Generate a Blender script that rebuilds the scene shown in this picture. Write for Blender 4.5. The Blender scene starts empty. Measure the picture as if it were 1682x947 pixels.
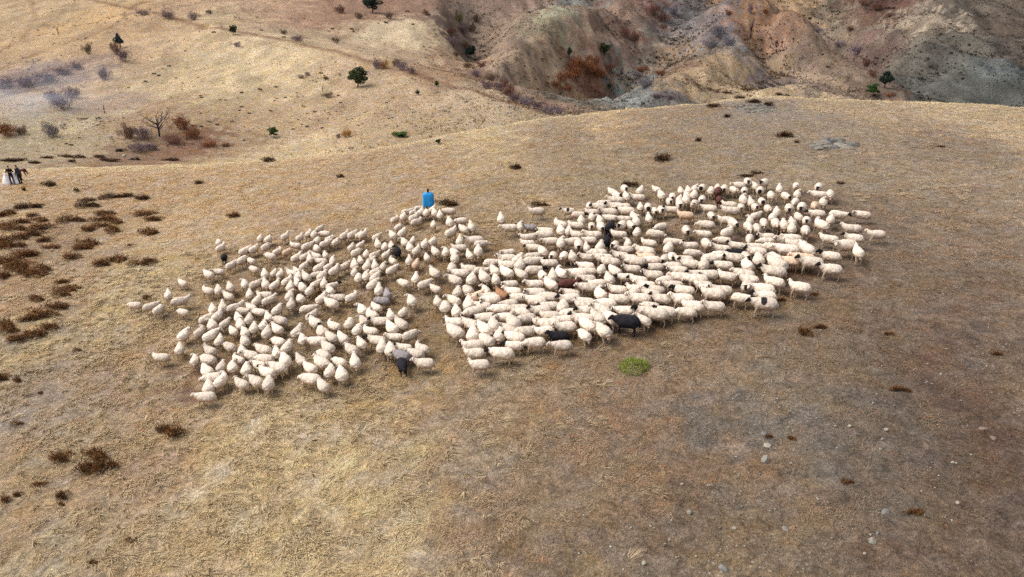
import bpy, math, random
import numpy as np
from mathutils import Matrix, Vector
R = math.radians
random.seed(7); rng = np.random.default_rng(11)

# ------------------------------------------------------------------ camera, light, exposure
C = bpy.context.scene.collection
SC = bpy.context.scene
CAM_Z, PITCH, FPX = 17.0, R(25.0), 1201.0
cam_d = bpy.data.cameras.new('camera'); cam_d.sensor_width = 36
cam_d.lens = 18.0 * FPX / 841.0
cam_d.clip_start = 0.5; cam_d.clip_end = 3000
cam = bpy.data.objects.new('camera', cam_d); C.objects.link(cam)
cam.location = (0, 0, CAM_Z); cam.rotation_euler = (R(90) - PITCH, 0, 0)
SC.camera = cam

SUN_EL, SUN_AZ = R(52), R(-78)          # azimuth measured from +Y towards +X
world = bpy.data.worlds.new('World'); SC.world = world; world.use_nodes = True
wn = world.node_tree.nodes; wl = world.node_tree.links; wn.clear()
sky = wn.new('ShaderNodeTexSky'); sky.sky_type = 'NISHITA'; sky.sun_disc = False
sky.sun_elevation = SUN_EL; sky.sun_rotation = SUN_AZ
sky.air_density = 0.7; sky.dust_density = 4.0; sky.ozone_density = 0.6
hs = wn.new('ShaderNodeHueSaturation'); hs.inputs['Saturation'].default_value = 0.35
bg = wn.new('ShaderNodeBackground'); bg.inputs['Strength'].default_value = 0.15
wo = wn.new('ShaderNodeOutputWorld')
wl.new(sky.outputs[0], hs.inputs['Color']); wl.new(hs.outputs[0], bg.inputs[0]); wl.new(bg.outputs[0], wo.inputs[0])
sd = bpy.data.lights.new('sun', 'SUN'); sd.energy = 0.9; sd.angle = R(40); sd.color = (1.0, 0.95, 0.88)
sun = bpy.data.objects.new('sun', sd); C.objects.link(sun)
sun_dir = Vector((math.sin(SUN_AZ) * math.cos(SUN_EL), math.cos(SUN_AZ) * math.cos(SUN_EL), math.sin(SUN_EL)))
sun.rotation_euler = sun_dir.to_track_quat('Z', 'Y').to_euler(); sun.location = (0, 0, 60)
SC.view_settings.view_transform = 'Standard'; SC.view_settings.look = 'None'
SC.view_settings.gamma = 1.0; SC.view_settings.use_curve_mapping = False
SC.view_settings.exposure = 0.94
try:
    SC.cycles.max_bounces = 5; SC.cycles.diffuse_bounces = 3; SC.cycles.volume_bounces = 0
    SC.cycles.use_denoising = False
except Exception: pass

# ------------------------------------------------------------------ helpers
def lin(c):
    c = np.asarray(c, float) / 255.0
    return np.where(c <= 0.04045, c / 12.92, ((c + 0.055) / 1.055) ** 2.4)

def _h(ix, iy, s):
    n = (ix.astype(np.int64) * 374761393 + iy.astype(np.int64) * 668265263 + s * 974711) & 0xffffffff
    n = ((n ^ (n >> 13)) * 1274126177) & 0xffffffff
    return ((n ^ (n >> 16)) & 0xffff) / 65535.0
def noise(x, y, s=0):
    x = np.asarray(x, float); y = np.asarray(y, float)
    ix = np.floor(x); iy = np.floor(y); fx = x - ix; fy = y - iy
    u = fx * fx * fx * (fx * (fx * 6 - 15) + 10); v = fy * fy * fy * (fy * (fy * 6 - 15) + 10)
    a = _h(ix, iy, s); b = _h(ix + 1, iy, s); c = _h(ix, iy + 1, s); d = _h(ix + 1, iy + 1, s)
    return (a + (b - a) * u) * (1 - v) + (c + (d - c) * u) * v - 0.5
def fbm(x, y, s=0, o=4):
    r = 0; a = 1.0
    for i in range(o):
        r = r + a * noise(x * 2 ** i + 17.3 * i, y * 2 ** i - 9.1 * i, s + i); a *= 0.5
    return r
def sstep(t):
    t = np.clip(t, 0, 1); return t * t * (3 - 2 * t)

def pdir(px, py):
    px = np.asarray(px, float); py = np.asarray(py, float)
    u = (px - 841) / FPX; v = (473.5 - py) / FPX
    return u, math.cos(PITCH) + v * math.sin(PITCH), -math.sin(PITCH) + v * math.cos(PITCH)

# ------------------------------------------------------------------ terrain: the near hill and the hills beyond the valley
def crest(x): return np.interp(x, [-80, -52, -15, 4, 28, 51, 90], [71, 72, 73.5, 78, 80.3, 73.7, 66])
def z_near(x, y):
    z = -2.7 + 5.7 * sstep((x + 42) / 75.0)
    z = z + 0.25 * fbm(x / 14.0, y / 14.0, 3, 3) + 0.10 * fbm(x / 2.2, y / 2.2, 9, 3) + 0.05 * fbm(x / .5, y / .5, 31, 2)
    c = crest(x) + 1.2 * fbm(x / 9.0, y * 0 + 3.3, 21, 3)
    d = (y - c) / 2.0
    return z - 0.42 * 2.0 * np.logaddexp(0, d)
def polyline(pts, n=4, dy=0):
    out = []; pts = [(a, b, c + dy) for a, b, c in pts]
    for a, b in zip(pts[:-1], pts[1:]):
        for k in range(n): t = k / n; out.append([a[i] * (1 - t) + b[i] * t for i in range(3)])
    out.append(list(pts[-1])); return out
LN = []
for py, Y in ((262, 86), (250, 92), (200, 106), (150, 127), (100, 152), (50, 188), (0, 232)):
    for px in range(-300, 560 if py > 120 else 480, 90): LN.append((px, py, Y + (px * 0.012)))
LN += [(560, 250, 88), (600, 225, 95), (700, 215, 98), (780, 205, 100), (560, 150, 128), (640, 170, 118), (740, 175, 115), (820, 190, 108)]
LN += polyline([(230, 16, 215), (370, 44, 188), (520, 76, 166), (610, 98, 152), (750, 142, 128), (850, 170, 116), (920, 190, 110)])      # edge of the left slope
LN += polyline([(560, 66, 205), (640, 90, 190), (700, 112, 184), (800, 138, 186), (860, 158, 190), (930, 184, 200)])                  # creek bed behind it
LN += [(450, 30, 225), (520, 40, 222), (560, 0, 270), (620, 70, 212), (700, 60, 225), (640, 20, 262), (700, 20, 262), (400, 10, 245), (480, 0, 262), (690, 90, 205)]
LN += polyline([(725, 0, 275), (730, 40, 250), (740, 85, 222), (760, 118, 200)])                                                     # ridge west of the gully
LN += polyline([(765, 0, 300), (765, 35, 272), (773, 95, 232), (800, 125, 205)], 4, 16)                                                     # gully
LN += polyline([(890, -10, 290), (850, 35, 258), (810, 70, 235), (790, 112, 212)], 4, -6)                                                   # first spur
LN += polyline([(960, 12, 262), (925, 38, 244), (898, 59, 232), (860, 85, 218), (822, 114, 203), (840, 140, 194)], 5, -12)                   # second spur
LN += polyline([(925, 0, 300), (905, 30, 282), (880, 62, 262)], 3, 14)
LN += [(900, 110, 208), (930, 80, 222), (960, 50, 238), (1000, 20, 262), (1040, 0, 285), (900, 150, 196), (940, 130, 202), (960, 165, 192), (1000, 60, 236), (1000, 100, 216)]
LN += polyline([(975, 172, 196), (1020, 140, 206), (1060, 105, 222), (1085, 75, 238), (1120, 40, 262), (1150, 0, 295)], 4, 14)              # grey gully
LN += polyline([(1020, 180, 174), (1060, 158, 182), (1110, 128, 193), (1150, 112, 201), (1190, 92, 212), (1205, 60, 232), (1215, 15, 258), (1220, -20, 275)], 4, -9)   # third spur
LN += [(1180, 150, 176), (1300, 140, 176), (1400, 155, 176), (1250, 100, 204), (1300, 70, 222), (1260, 40, 236), (1310, 20, 246), (1330, 110, 200), (1280, 5, 258)]
LN += polyline([(1320, -20, 300), (1345, 30, 275), (1375, 70, 250), (1405, 100, 234), (1440, 148, 208), (1450, 165, 196)], 4, 14)           # notch
LN += polyline([(1480, 140, 200), (1490, 90, 222), (1520, 50, 240), (1545, 0, 270), (1560, -30, 285)], 4, -8)
LN += polyline([(1400, 20, 280), (1390, 50, 268), (1430, 70, 244)], 3)
LN += polyline([(1240, -20, 262), (1290, 20, 240), (1330, 62, 222), (1375, 105, 202), (1410, 145, 186)], 5, -6)
LN += polyline([(1270, 150, 186), (1250, 110, 206), (1265, 70, 232), (1290, 50, 246)], 3, 6)
LN += [(1560, 120, 200), (1620, 120, 192), (1682, 130, 184), (1600, 60, 228), (1682, 60, 220), (1640, 0, 268), (1760, 60, 218), (1760, 160, 170), (1560, 165, 180), (1660, 172, 172), (1450, 20, 275), (1850, 20, 250)]
L = np.array(LN, float); ux, uy, uz = pdir(L[:, 0], L[:, 1]); t_ = L[:, 2] / uy
P = np.stack([ux * t_, L[:, 2], CAM_Z + uz * t_], 1)
ext = [(-260, 140, -6), (-260, 220, 6), (-260, 90, -4), (220, 150, -14), (260, 220, 4), (260, 90, -12)]
for X in range(-300, 301, 100): ext += [(X, 360, 38 + 6 * math.sin(X)), (X, 480, 72 + 8 * math.sin(X * 2.)), (X, 640, 95)]
P = np.vstack([P, np.array(ext, float)])
SCL = 100.0
def _phi(a, b): return np.sqrt(((a[:, None, :] - b[None, :, :]) ** 2).sum(-1) + 1e-4)
cen = P[:, :2] / SCL; n_ = len(cen)
A = np.zeros((n_ + 3, n_ + 3)); A[:n_, :n_] = _phi(cen, cen) - 0.004 * np.eye(n_)
A[:n_, n_] = 1; A[:n_, n_ + 1:] = cen; A[n_:, :n_] = A[:n_, n_:].T
coef = np.linalg.solve(A, np.concatenate([P[:, 2], [0, 0, 0]]))
GX0, GX1, GY0, GY1, GS = -360, 360, 60, 700, 2.0
gx = np.arange(GX0, GX1 + GS, GS); gy = np.arange(GY0, GY1 + GS, GS)
gxx, gyy = np.meshgrid(gx, gy); q = np.stack([gxx.ravel(), gyy.ravel()], 1) / SCL
gz = np.concatenate([_phi(q[i:i + 20000], cen) @ coef[:n_] for i in range(0, len(q), 20000)]) + coef[n_] + q @ coef[n_ + 1:]
gz = gz.reshape(gxx.shape)
def z_bg(x, y):
    fx = np.clip((x - GX0) / GS, 0, len(gx) - 1.001); fy = np.clip((y - GY0) / GS, 0, len(gy) - 1.001)
    ix = fx.astype(int); iy = fy.astype(int); fx = fx - ix; fy = fy - iy
    z = (gz[iy, ix] * (1 - fx) + gz[iy, ix + 1] * fx) * (1 - fy) + (gz[iy + 1, ix] * (1 - fx) + gz[iy + 1, ix + 1] * fx) * fy
    rough = sstep((x * 200 / np.maximum(y, 60) + 30) / 60) * 0.85 + 0.15
    far = sstep((y - 95) / 60)
    w1 = x + 0.35 * y; w2 = y - 0.3 * x
    rid = 0.5 - np.abs(fbm(w1 / 15.0, w2 / 34.0, 41, 3)) * 1.6
    z = z + far * rough * (3.4 * rid + 0.5 * fbm(x / 7.0, y / 9.0, 55, 4) + 1.7 * (0.4 - np.abs(fbm(w1 / 4.0, w2 / 11.0, 47, 3)))) + 0.5 * fbm(x / 16.0, y / 16.0, 61, 3) + .12 * fbm(x / 2.0, y / 2.0, 77, 2) - 1.2 * far * rough
    return z - 60 * sstep((crest(x) + 7 - y) / 14.0)
def height(x, y):
    x = np.asarray(x, float); y = np.asarray(y, float)
    return np.maximum(z_near(x, y), z_bg(x, y))
def hit(px, py, dz=0.0, tmax=520):
    """where sight lines meet the ground raised by dz: used to read distances off the terrain"""
    px = np.atleast_1d(np.asarray(px, float)); py = np.atleast_1d(np.asarray(py, float))
    ux, uy, uz = pdir(px, py)
    ts = 10 * (tmax / 10) ** np.linspace(0, 1, 900); lo = np.full(len(px), ts[-2]); hi = np.full(len(px), ts[-1]); done = np.zeros(len(px), bool)
    if len(px) < 40:
        T = ts[None, :]; g = (CAM_Z + uz[:, None] * T) - height(ux[:, None] * T, uy[:, None] * T) - dz
        k = np.maximum((g < 0).argmax(1), 1); lo = ts[k - 1]; hi = ts[k]; ts = []
    for i in range(0, len(ts)):
        g = (CAM_Z + uz * ts[i]) - height(ux * ts[i], uy * ts[i]) - dz
        new = (g < 0) & ~done
        if i: lo[new] = ts[i - 1]
        hi[new] = ts[i]; done |= new
        if done.all(): break
    for _ in range(14):
        m = (lo + hi) / 2; g = (CAM_Z + uz * m) - height(ux * m, uy * m) - dz
        hi = np.where(g < 0, m, hi); lo = np.where(g < 0, lo, m)
    x, y = ux * hi, uy * hi
    return np.stack([x, y, height(x, y), hi], 1)

# ground cover colours by place on the ground, smoke haze at upper right painted in
CV = '''
700 820 178 154 118|780 720 168 144 110|720 935 176 152 116|860 840 150 128 100|860 930 146 124 96
60 900 184 160 118|250 880 192 168 122|450 880 206 184 136|620 880 198 176 130|760 900 162 138 106|900 900 136 116 90|1080 900 132 112 86|1250 900 134 114 88|1400 900 126 106 84|1560 900 122 104 86|1660 900 118 100 82
60 780 178 152 114|200 800 178 150 112|350 760 202 178 130|500 750 214 190 140|650 760 200 176 130|800 780 162 138 106|950 760 148 126 98|1100 780 146 120 90|1250 800 140 118 90|1400 780 118 104 88|1560 780 114 98 80|1660 760 114 92 74
50 690 176 156 130|160 640 172 148 120|230 590 190 162 118|300 690 192 164 120|450 680 206 182 134|600 670 190 164 120|750 670 168 142 108|880 670 158 130 98|1030 670 148 122 94|1180 680 124 114 100|1300 720 120 110 95|1450 690 118 104 88|1620 680 112 88 70
305 645 148 118 98|320 632 134 102 78
100 560 192 168 124|30 560 176 156 118|180 500 198 172 124|60 640 166 148 124|250 440 202 178 130|400 500 160 134 96|550 500 156 130 92|690 520 150 124 86|620 620 184 156 110|820 620 164 138 100|950 600 154 128 94|1150 590 148 124 94|1300 560 136 116 90|1450 560 126 106 84|1620 560 122 100 80
100 470 186 156 116|40 430 168 138 102|60 380 182 152 112|150 360 186 156 114|330 400 196 166 120|500 450 158 132 94|600 400 168 140 100|800 440 150 124 86|950 450 132 106 78|1100 430 130 106 80|1250 420 128 104 80|1450 470 136 114 88|1620 450 132 110 88
80 310 196 164 118|250 300 192 158 112|400 300 194 162 116|550 310 192 160 116|700 290 184 154 112|850 300 178 152 112|980 310 162 142 108|1150 270 162 140 108|1350 270 166 146 114|1500 300 160 138 108|1640 320 164 142 114|1560 380 146 124 98|1400 360 138 116 92
100 275 204 172 124|300 265 206 174 124|500 245 214 184 132|700 240 186 160 120|800 215 204 178 130|950 210 164 142 110|1100 200 160 138 108|1240 178 150 136 118|1240 158 196 168 120|1000 190 196 166 120|1400 180 180 156 120|1600 190 190 166 126|1500 220 152 132 106|1300 220 158 138 110|1100 240 152 132 104|620 270 178 150 112|900 250 168 144 108
40 235 176 156 118|150 235 184 158 118|120 205 200 176 132|60 195 186 166 130|250 240 150 118 86|330 235 142 100 70|400 225 178 146 106|500 215 192 160 116|600 205 188 158 114|700 200 186 156 112|800 190 194 164 118|860 186 196 168 122
30 160 190 160 120|160 175 180 150 118|250 185 178 144 104|350 190 184 152 108|450 190 190 158 114|560 180 186 154 114|680 165 190 158 118|760 165 196 166 122|60 130 140 116 104|110 120 160 130 106|200 130 192 160 116|300 130 206 176 126|400 130 212 184 134|500 130 206 176 128|600 140 186 156 118|650 130 196 164 120
40 80 196 160 112|120 60 200 162 112|60 30 190 158 112|150 35 202 162 106|220 50 190 154 108|250 80 190 156 114|300 70 206 174 126|400 90 214 186 138|500 100 208 178 130|560 95 200 168 124|300 20 184 148 108|370 25 200 170 124|430 20 196 158 120|500 30 172 132 100|560 25 166 126 94|560 60 194 162 122|620 55 210 184 142|680 50 216 190 144|720 60 206 176 132|500 60 190 160 120|640 10 156 118 92|700 10 150 116 90|620 80 196 166 126|680 95 190 158 118|740 100 176 140 104|700 115 172 134 96
760 40 104 88 72|750 75 122 96 80|775 90 100 84 70|800 120 136 104 82|830 40 146 120 92|860 30 150 122 96|800 70 150 122 92|850 70 140 114 90|820 20 142 114 92|870 8 156 124 98|915 25 150 146 112|905 45 140 132 96|925 8 128 128 118
850 110 176 146 108|900 90 168 140 104|950 60 158 130 100|930 130 152 116 84|880 130 160 128 92|960 110 134 84 56|940 120 138 88 58|990 105 146 106 76|1000 60 152 120 94|990 30 146 120 96|1040 20 138 108 86|1030 55 132 88 68|1080 15 118 78 62|900 165 150 116 84|940 160 160 126 88|960 170 128 118 98
1010 155 128 136 128|1040 140 112 122 112|1060 150 106 110 104|990 165 134 136 124|1060 130 130 108 84|1080 60 124 116 102|1060 90 126 118 102|1110 30 112 110 106|1180 50 120 114 112|1185 30 118 114 114|1100 80 156 126 92|1120 100 152 122 90|1100 120 148 112 78|1150 85 134 116 94|1180 70 112 110 106
1120 140 160 132 92|1200 120 168 138 96|1280 120 158 128 92|1090 158 120 112 104|1200 30 162 112 72|1250 25 166 122 78|1300 40 150 110 80|1230 60 152 108 78|1270 80 138 104 84|1320 70 130 106 92|1260 135 132 112 100|1340 110 146 122 96|1380 130 150 124 94|1300 10 168 132 88|1250 95 164 134 92|1340 60 150 122 92
1370 30 122 104 80|1380 60 148 128 100|1420 30 120 90 68|1440 10 100 66 52|1400 85 124 96 84|1440 110 116 90 76|1430 145 122 98 76|1470 70 124 106 86|1500 35 166 146 116|1520 25 172 150 120|1480 100 106 98 84|1520 90 104 98 84|1560 110 98 100 88|1620 120 92 98 92|1650 110 92 100 96|1600 60 104 96 82|1650 40 98 82 66|1680 90 92 80 68|1580 20 104 94 78|1540 60 112 104 86|1640 155 88 90 82|1520 150 94 94 84
'''
cv = np.array([[float(v) for v in e.split()] for ln in CV.strip().splitlines() for e in ln.split('|')])
ch = hit(cv[:, 0], cv[:, 1])
cpos = ch[:, :2]; cD = ch[:, 3]
ccol = lin(cv[:, 2:5]); _far = (cpos[:, 1] > 95) & (cv[:, 0] > 740); _l = ccol.mean(1, keepdims=True); ccol[_far] = (_l * np.array([1.14, 1.0, .82]) * .0 + ccol * 1.0)[_far]; _w = np.where(_far, .26, .14)[:, None]; ccol[cpos[:, 1] < 90] *= np.array([1.01, .99, 1.01]); ccol[cpos[:, 1] > 90] *= np.array([.97, 1.0, 1.05]); ccol = ccol * (1 - _w) + ccol.mean(1, keepdims=True) * _w * np.array([1.15, .98, .93])
crad = np.where(np.isin(cv[:, 1], (645, 632)), 16.0, 34.0)
gr = CAM_Z - ch[:, 2]
sx = crad * cD / FPX; sy = sx / np.clip(gr / cD + 0.10, 0.12, 1.0)
sy = np.where(cpos[:, 1] > 95, sx * 2.0, sy)
TRK = [('150 0;190 8;215 14;300 33;370 48;440 60;520 77;600 99;700 128;800 156;890 184', 1.3, .75), ('215 14;222 7;236 3', 1.5, .8), ('0 112;60 88;130 64;180 45;212 22', .9, .45), ('0 84;40 60;60 30;52 0', .8, .4), ('200 22;212 34;206 44', 1.0, .4),
       ('0 128;50 122;100 110;135 100', 1.6, .5), ('560 62;600 40;640 8', 1.2, .4), ('1250 0;1200 30;1165 48;1085 50', .8, .0)]
TRACKS = []
for a_, w_, k_ in TRK:
    q_ = np.array([[float(v) for v in e.split()] for e in a_.split(';')]); TRACKS.append((hit(q_[:, 0], q_[:, 1])[:, :2], w_, k_))
def cover(x, y):
    x = np.asarray(x, float); y = np.asarray(y, float); out = np.zeros((len(x), 3))
    k_ = 1 + y / 60 + 0.3 * sstep((y - 90) / 60); wx = x + (1.6 * fbm(x / 6.0, y / 6.0, 101, 4) + 1.8 * fbm(x / 1.1, y / 1.1, 103, 3)) * k_; wy = y + (2.4 * fbm(x / 6.0, y / 6.0, 111, 4) + 2.6 * fbm(x / 1.1, y / 1.1, 113, 3)) * k_
    isb = cpos[:, 1] > 90
    for i in range(0, len(x), 40000):
        s = slice(i, i + 40000)
        d = ((wx[s, None] - cpos[None, :, 0]) / sx) ** 2 + ((wy[s, None] - cpos[None, :, 1]) / sy) ** 2
        w = 1.0 / (d + 0.35) ** np.where(isb, 3.2, 1.8)[None, :]
        same = (y[s, None] > crest(x[s])[:, None] + 6) == isb[None, :]
        w = w * np.where(same, 1.0, 0.001)
        out[s] = (w @ ccol) / w.sum(1, keepdims=True)
    cb = np.clip(1 - np.abs(y - crest(x)) / 4.0, 0, 1)[:, None] * .65; out = out * (1 - cb) + lin([222, 198, 154]) * cb        # paler grass along the brow
    v = sstep((y - 90) / 40)
    n = fbm(x / 2.5, y / 7.0, 131, 5); out = out * (1 + v * (.35 + .35 * (x > 0)) * n)[:, None]
    n2 = sstep((fbm(x / 9.0, y / 12.0, 141, 4) - .12) / .25) * v * sstep((x * 200 / np.maximum(y, 60) + 60) / 60) * .5
    out = out * (1 - n2[:, None]) + (out * np.array([.72, .66, .62])) * n2[:, None]
    if len(x) > 1000:
        for tr, wd, kk in TRACKS:
            for a, b in zip(tr[:-1], tr[1:]):
                ab = b - a; L2 = ab @ ab; px_ = np.stack([x, y], 1) + .8 * np.stack([noise(x / 4, y / 4, 7), noise(x / 4, y / 4, 8)], 1); t = np.clip(((px_ - a) @ ab) / L2, 0, 1)
                d = np.linalg.norm(px_ - a - t[:, None] * ab, axis=1); w_ = np.clip(1.3 - d / wd, 0, 1)[:, None] * kk; out = out * (1 - w_) + lin([138, 104, 76]) * w_
    return out
ALB = 0.74

def nodes(name):
    m = bpy.data.materials.new(name); m.use_nodes = True
    nt = m.node_tree; nt.nodes.clear()
    o = nt.nodes.new('ShaderNodeOutputMaterial'); b = nt.nodes.new('ShaderNodeBsdfPrincipled')
    nt.links.new(b.outputs[0], o.inputs[0]); b.inputs['Roughness'].default_value = 0.95
    b.inputs['Specular IOR Level'].default_value = 0.12
    return m, nt, b
def N(nt, t, **k):
    n = nt.nodes.new(t)
    for a, v in k.items():
        if hasattr(n, a): setattr(n, a, v)
        else: n.inputs[a.replace('_', ' ')].default_value = v
    return n
def mathn(nt, op, a, b=None, c=None):
    n = nt.nodes.new('ShaderNodeMath'); n.operation = op
    for i, v in enumerate((a, b, c)):
        if v is None: continue
        if hasattr(v, 'links'): nt.links.new(v, n.inputs[i])
        else: n.inputs[i].default_value = v
    return n.outputs[0]
def ramp(nt, src, lo, hi, vlo, vhi):
    n = nt.nodes.new('ShaderNodeMapRange'); nt.links.new(src, n.inputs[0])
    for i, v in zip((1, 2, 3, 4), (lo, hi, vlo, vhi)): n.inputs[i].default_value = v
    return n.outputs[0]
def scalecol(nt, col, fac):
    n = nt.nodes.new('ShaderNodeVectorMath'); n.operation = 'SCALE'
    nt.links.new(col, n.inputs[0]); nt.links.new(fac, n.inputs['Scale']); return n.outputs[0]

def ground_material():
    m, nt, b = nodes('dry_ground')
    at = N(nt, 'ShaderNodeAttribute', attribute_name='cover'); geo = N(nt, 'ShaderNodeNewGeometry'); P_ = geo.outputs['Position']
    def nz(scale, det, rough=0.6, sx=(1, 1, 1), dist=0.0):
        mp = N(nt, 'ShaderNodeMapping'); mp.inputs['Scale'].default_value = sx; nt.links.new(P_, mp.inputs[0])
        n = N(nt, 'ShaderNodeTexNoise'); n.inputs['Scale'].default_value = scale; n.inputs['Detail'].default_value = det
        n.inputs['Roughness'].default_value = rough; n.inputs['Distortion'].default_value = dist
        nt.links.new(mp.outputs[0], n.inputs['Vector']); return n.outputs[0]
    fine = nz(9.0, 5, 0.75, dist=.6); mid = nz(2.0, 5, 0.72, dist=0.8); big = nz(0.16, 4, 0.6)
    f = mathn(nt, 'MULTIPLY', ramp(nt, fine, .3, .7, .50, 1.48), ramp(nt, mid, .3, .7, .52, 1.44))
    f = mathn(nt, 'MULTIPLY', f, ramp(nt, big, .3, .7, .88, 1.1))
    # dark scrub specks and pale stones
    vo = N(nt, 'ShaderNodeTexVoronoi'); vo.inputs['Scale'].default_value = 2.6; nt.links.new(P_, vo.inputs['Vector'])
    thr = ramp(nt, nz(.5, 3), .35, .65, .03, .22)
    dark = mathn(nt, 'LESS_THAN', vo.outputs['Distance'], thr)
    f = mathn(nt, 'MULTIPLY', f, mathn(nt, 'SUBTRACT', 1.0, mathn(nt, 'MULTIPLY', dark, 0.3)))
    col = scalecol(nt, at.outputs['Color'], f)
    # hue drift: some patches redder, some greyer
    hue = N(nt, 'ShaderNodeHueSaturation'); nt.links.new(col, hue.inputs['Color'])
    nt.links.new(ramp(nt, nz(.7, 4, .7), .3, .7, .72, 1.22), hue.inputs['Saturation'])
    nt.links.new(ramp(nt, nz(.45, 3, .6), .3, .7, .492, .508), hue.inputs['Hue'])
    v2 = N(nt, 'ShaderNodeTexVoronoi'); v2.inputs['Scale'].default_value = 5.5; nt.links.new(P_, v2.inputs['Vector'])
    st = mathn(nt, 'LESS_THAN', v2.outputs['Distance'], ramp(nt, nz(.22, 3), .46, .66, .0, .20))
    mx = N(nt, 'ShaderNodeMix', data_type='RGBA'); nt.links.new(mathn(nt, 'MULTIPLY', st, .6), mx.inputs[0])
    nt.links.new(hue.outputs[0], mx.inputs[6]); mx.inputs[7].default_value = (.36, .33, .28, 1)
    nt.links.new(mx.outputs[2], b.inputs['Base Color'])
    bp = N(nt, 'ShaderNodeBump'); bp.inputs['Strength'].default_value = 0.9; bp.inputs['Distance'].default_value = 0.12
    nt.links.new(mathn(nt, 'ADD', fine, mathn(nt, 'MULTIPLY', mid, 2.5)), bp.inputs['Height']); nt.links.new(bp.outputs[0], b.inputs['Normal'])
    return m
GROUND = ground_material()

def vc_material(name, rough=0.9, noise_scale=0, amp=0.2, objvar=0.0, bump=0, trans=0.0):
    """colour from the mesh's own 'cover' attribute, broken up by noise and a little from copy to copy"""
    m, nt, b = nodes(name); b.inputs['Roughness'].default_value = rough
    at = N(nt, 'ShaderNodeAttribute', attribute_name='cover'); f = None
    tc = N(nt, 'ShaderNodeTexCoord')
    if noise_scale:
        n = N(nt, 'ShaderNodeTexNoise'); n.inputs['Scale'].default_value = noise_scale; n.inputs['Detail'].default_value = 4
        nt.links.new(tc.outputs['Object'], n.inputs['Vector']); f = ramp(nt, n.outputs[0], .3, .7, 1 - amp, 1 + amp)
        if bump:
            bp = N(nt, 'ShaderNodeBump'); bp.inputs['Strength'].default_value = bump; bp.inputs['Distance'].default_value = 0.03
            nt.links.new(n.outputs[0], bp.inputs['Height']); nt.links.new(bp.outputs[0], b.inputs['Normal'])
    if objvar:
        oi = N(nt, 'ShaderNodeObjectInfo'); v = ramp(nt, oi.outputs['Random'], 0, 1, 1 - objvar, 1 + objvar)
        f = v if f is None else mathn(nt, 'MULTIPLY', f, v)
    src = at.outputs['Color']
    if f is not None: src = scalecol(nt, src, f)
    nt.links.new(src, b.inputs['Base Color'])
    return m
WOOL = vc_material('wool_coat', .95, 13, .20, .17, 1.0)
PLANT = vc_material('plant_matter', .9, 3.0, .3, .15)
STRAW = vc_material('dry_straw', .9)
_nt = STRAW.node_tree; _b = [n for n in _nt.nodes if n.type == 'BSDF_PRINCIPLED'][0]      # thin blades scatter the sky light from above
_v = _nt.nodes.new('ShaderNodeVectorMath'); _v.operation = 'MULTIPLY_ADD'; _g = _nt.nodes.new('ShaderNodeNewGeometry'); _nt.links.new(_g.outputs['Normal'], _v.inputs[0])
_v.inputs[1].default_value = (.35, .35, .35); _v.inputs[2].default_value = (0, 0, .75); _nt.links.new(_v.outputs[0], _b.inputs['Normal'])
_t = _nt.nodes.new('ShaderNodeBsdfTranslucent'); _m = _nt.nodes.new('ShaderNodeMixShader'); _m.inputs[0].default_value = .45; _a = [n for n in _nt.nodes if n.type == 'ATTRIBUTE'][0]
_o = [n for n in _nt.nodes if n.type == 'OUTPUT_MATERIAL'][0]; _nt.links.new(_a.outputs['Color'], _t.inputs[0]); _nt.links.new(_b.outputs[0], _m.inputs[1]); _nt.links.new(_t.outputs[0], _m.inputs[2]); _nt.links.new(_m.outputs[0], _o.inputs[0])
STONE = vc_material('weathered_stone', .9, 6.0, .3, .1, .6)
CLOTH = vc_material('worn_cloth', .85, 9, .12)
SMOOTHP = vc_material('blue_plastic', .45, 5, .08)

def set_cover(me, cols):
    a = me.color_attributes.new('cover', 'FLOAT_COLOR', 'POINT')
    c = np.ones((len(me.vertices), 4), np.float32); c[:, :3] = cols; a.data.foreach_set('color', c.ravel())
def mesh_np(name, V, F, cols=None, mat=None, smooth=False):
    V = np.asarray(V, np.float32); F = np.asarray(F, np.int32); k = F.shape[1]
    me = bpy.data.meshes.new(name); me.vertices.add(len(V)); me.vertices.foreach_set('co', V.ravel())
    me.loops.add(F.size); me.loops.foreach_set('vertex_index', F.ravel())
    me.polygons.add(len(F)); me.polygons.foreach_set('loop_start', np.arange(0, F.size, k, dtype=np.int32))
    if smooth: me.polygons.foreach_set('use_smooth', np.ones(len(F), bool))
    me.update(calc_edges=True); me.validate()
    if cols is not None: set_cover(me, cols)
    if mat: me.materials.append(mat)
    return me
def link(name, data, parent=None):
    o = bpy.data.objects.new(name, data); C.objects.link(o)
    if parent: o.parent = parent
    return o
def tag(o, label, cat, group=None, kind=None):
    o['label'] = label; o['category'] = cat
    if group: o['group'] = group
    if kind: o['kind'] = kind
    return o

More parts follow.
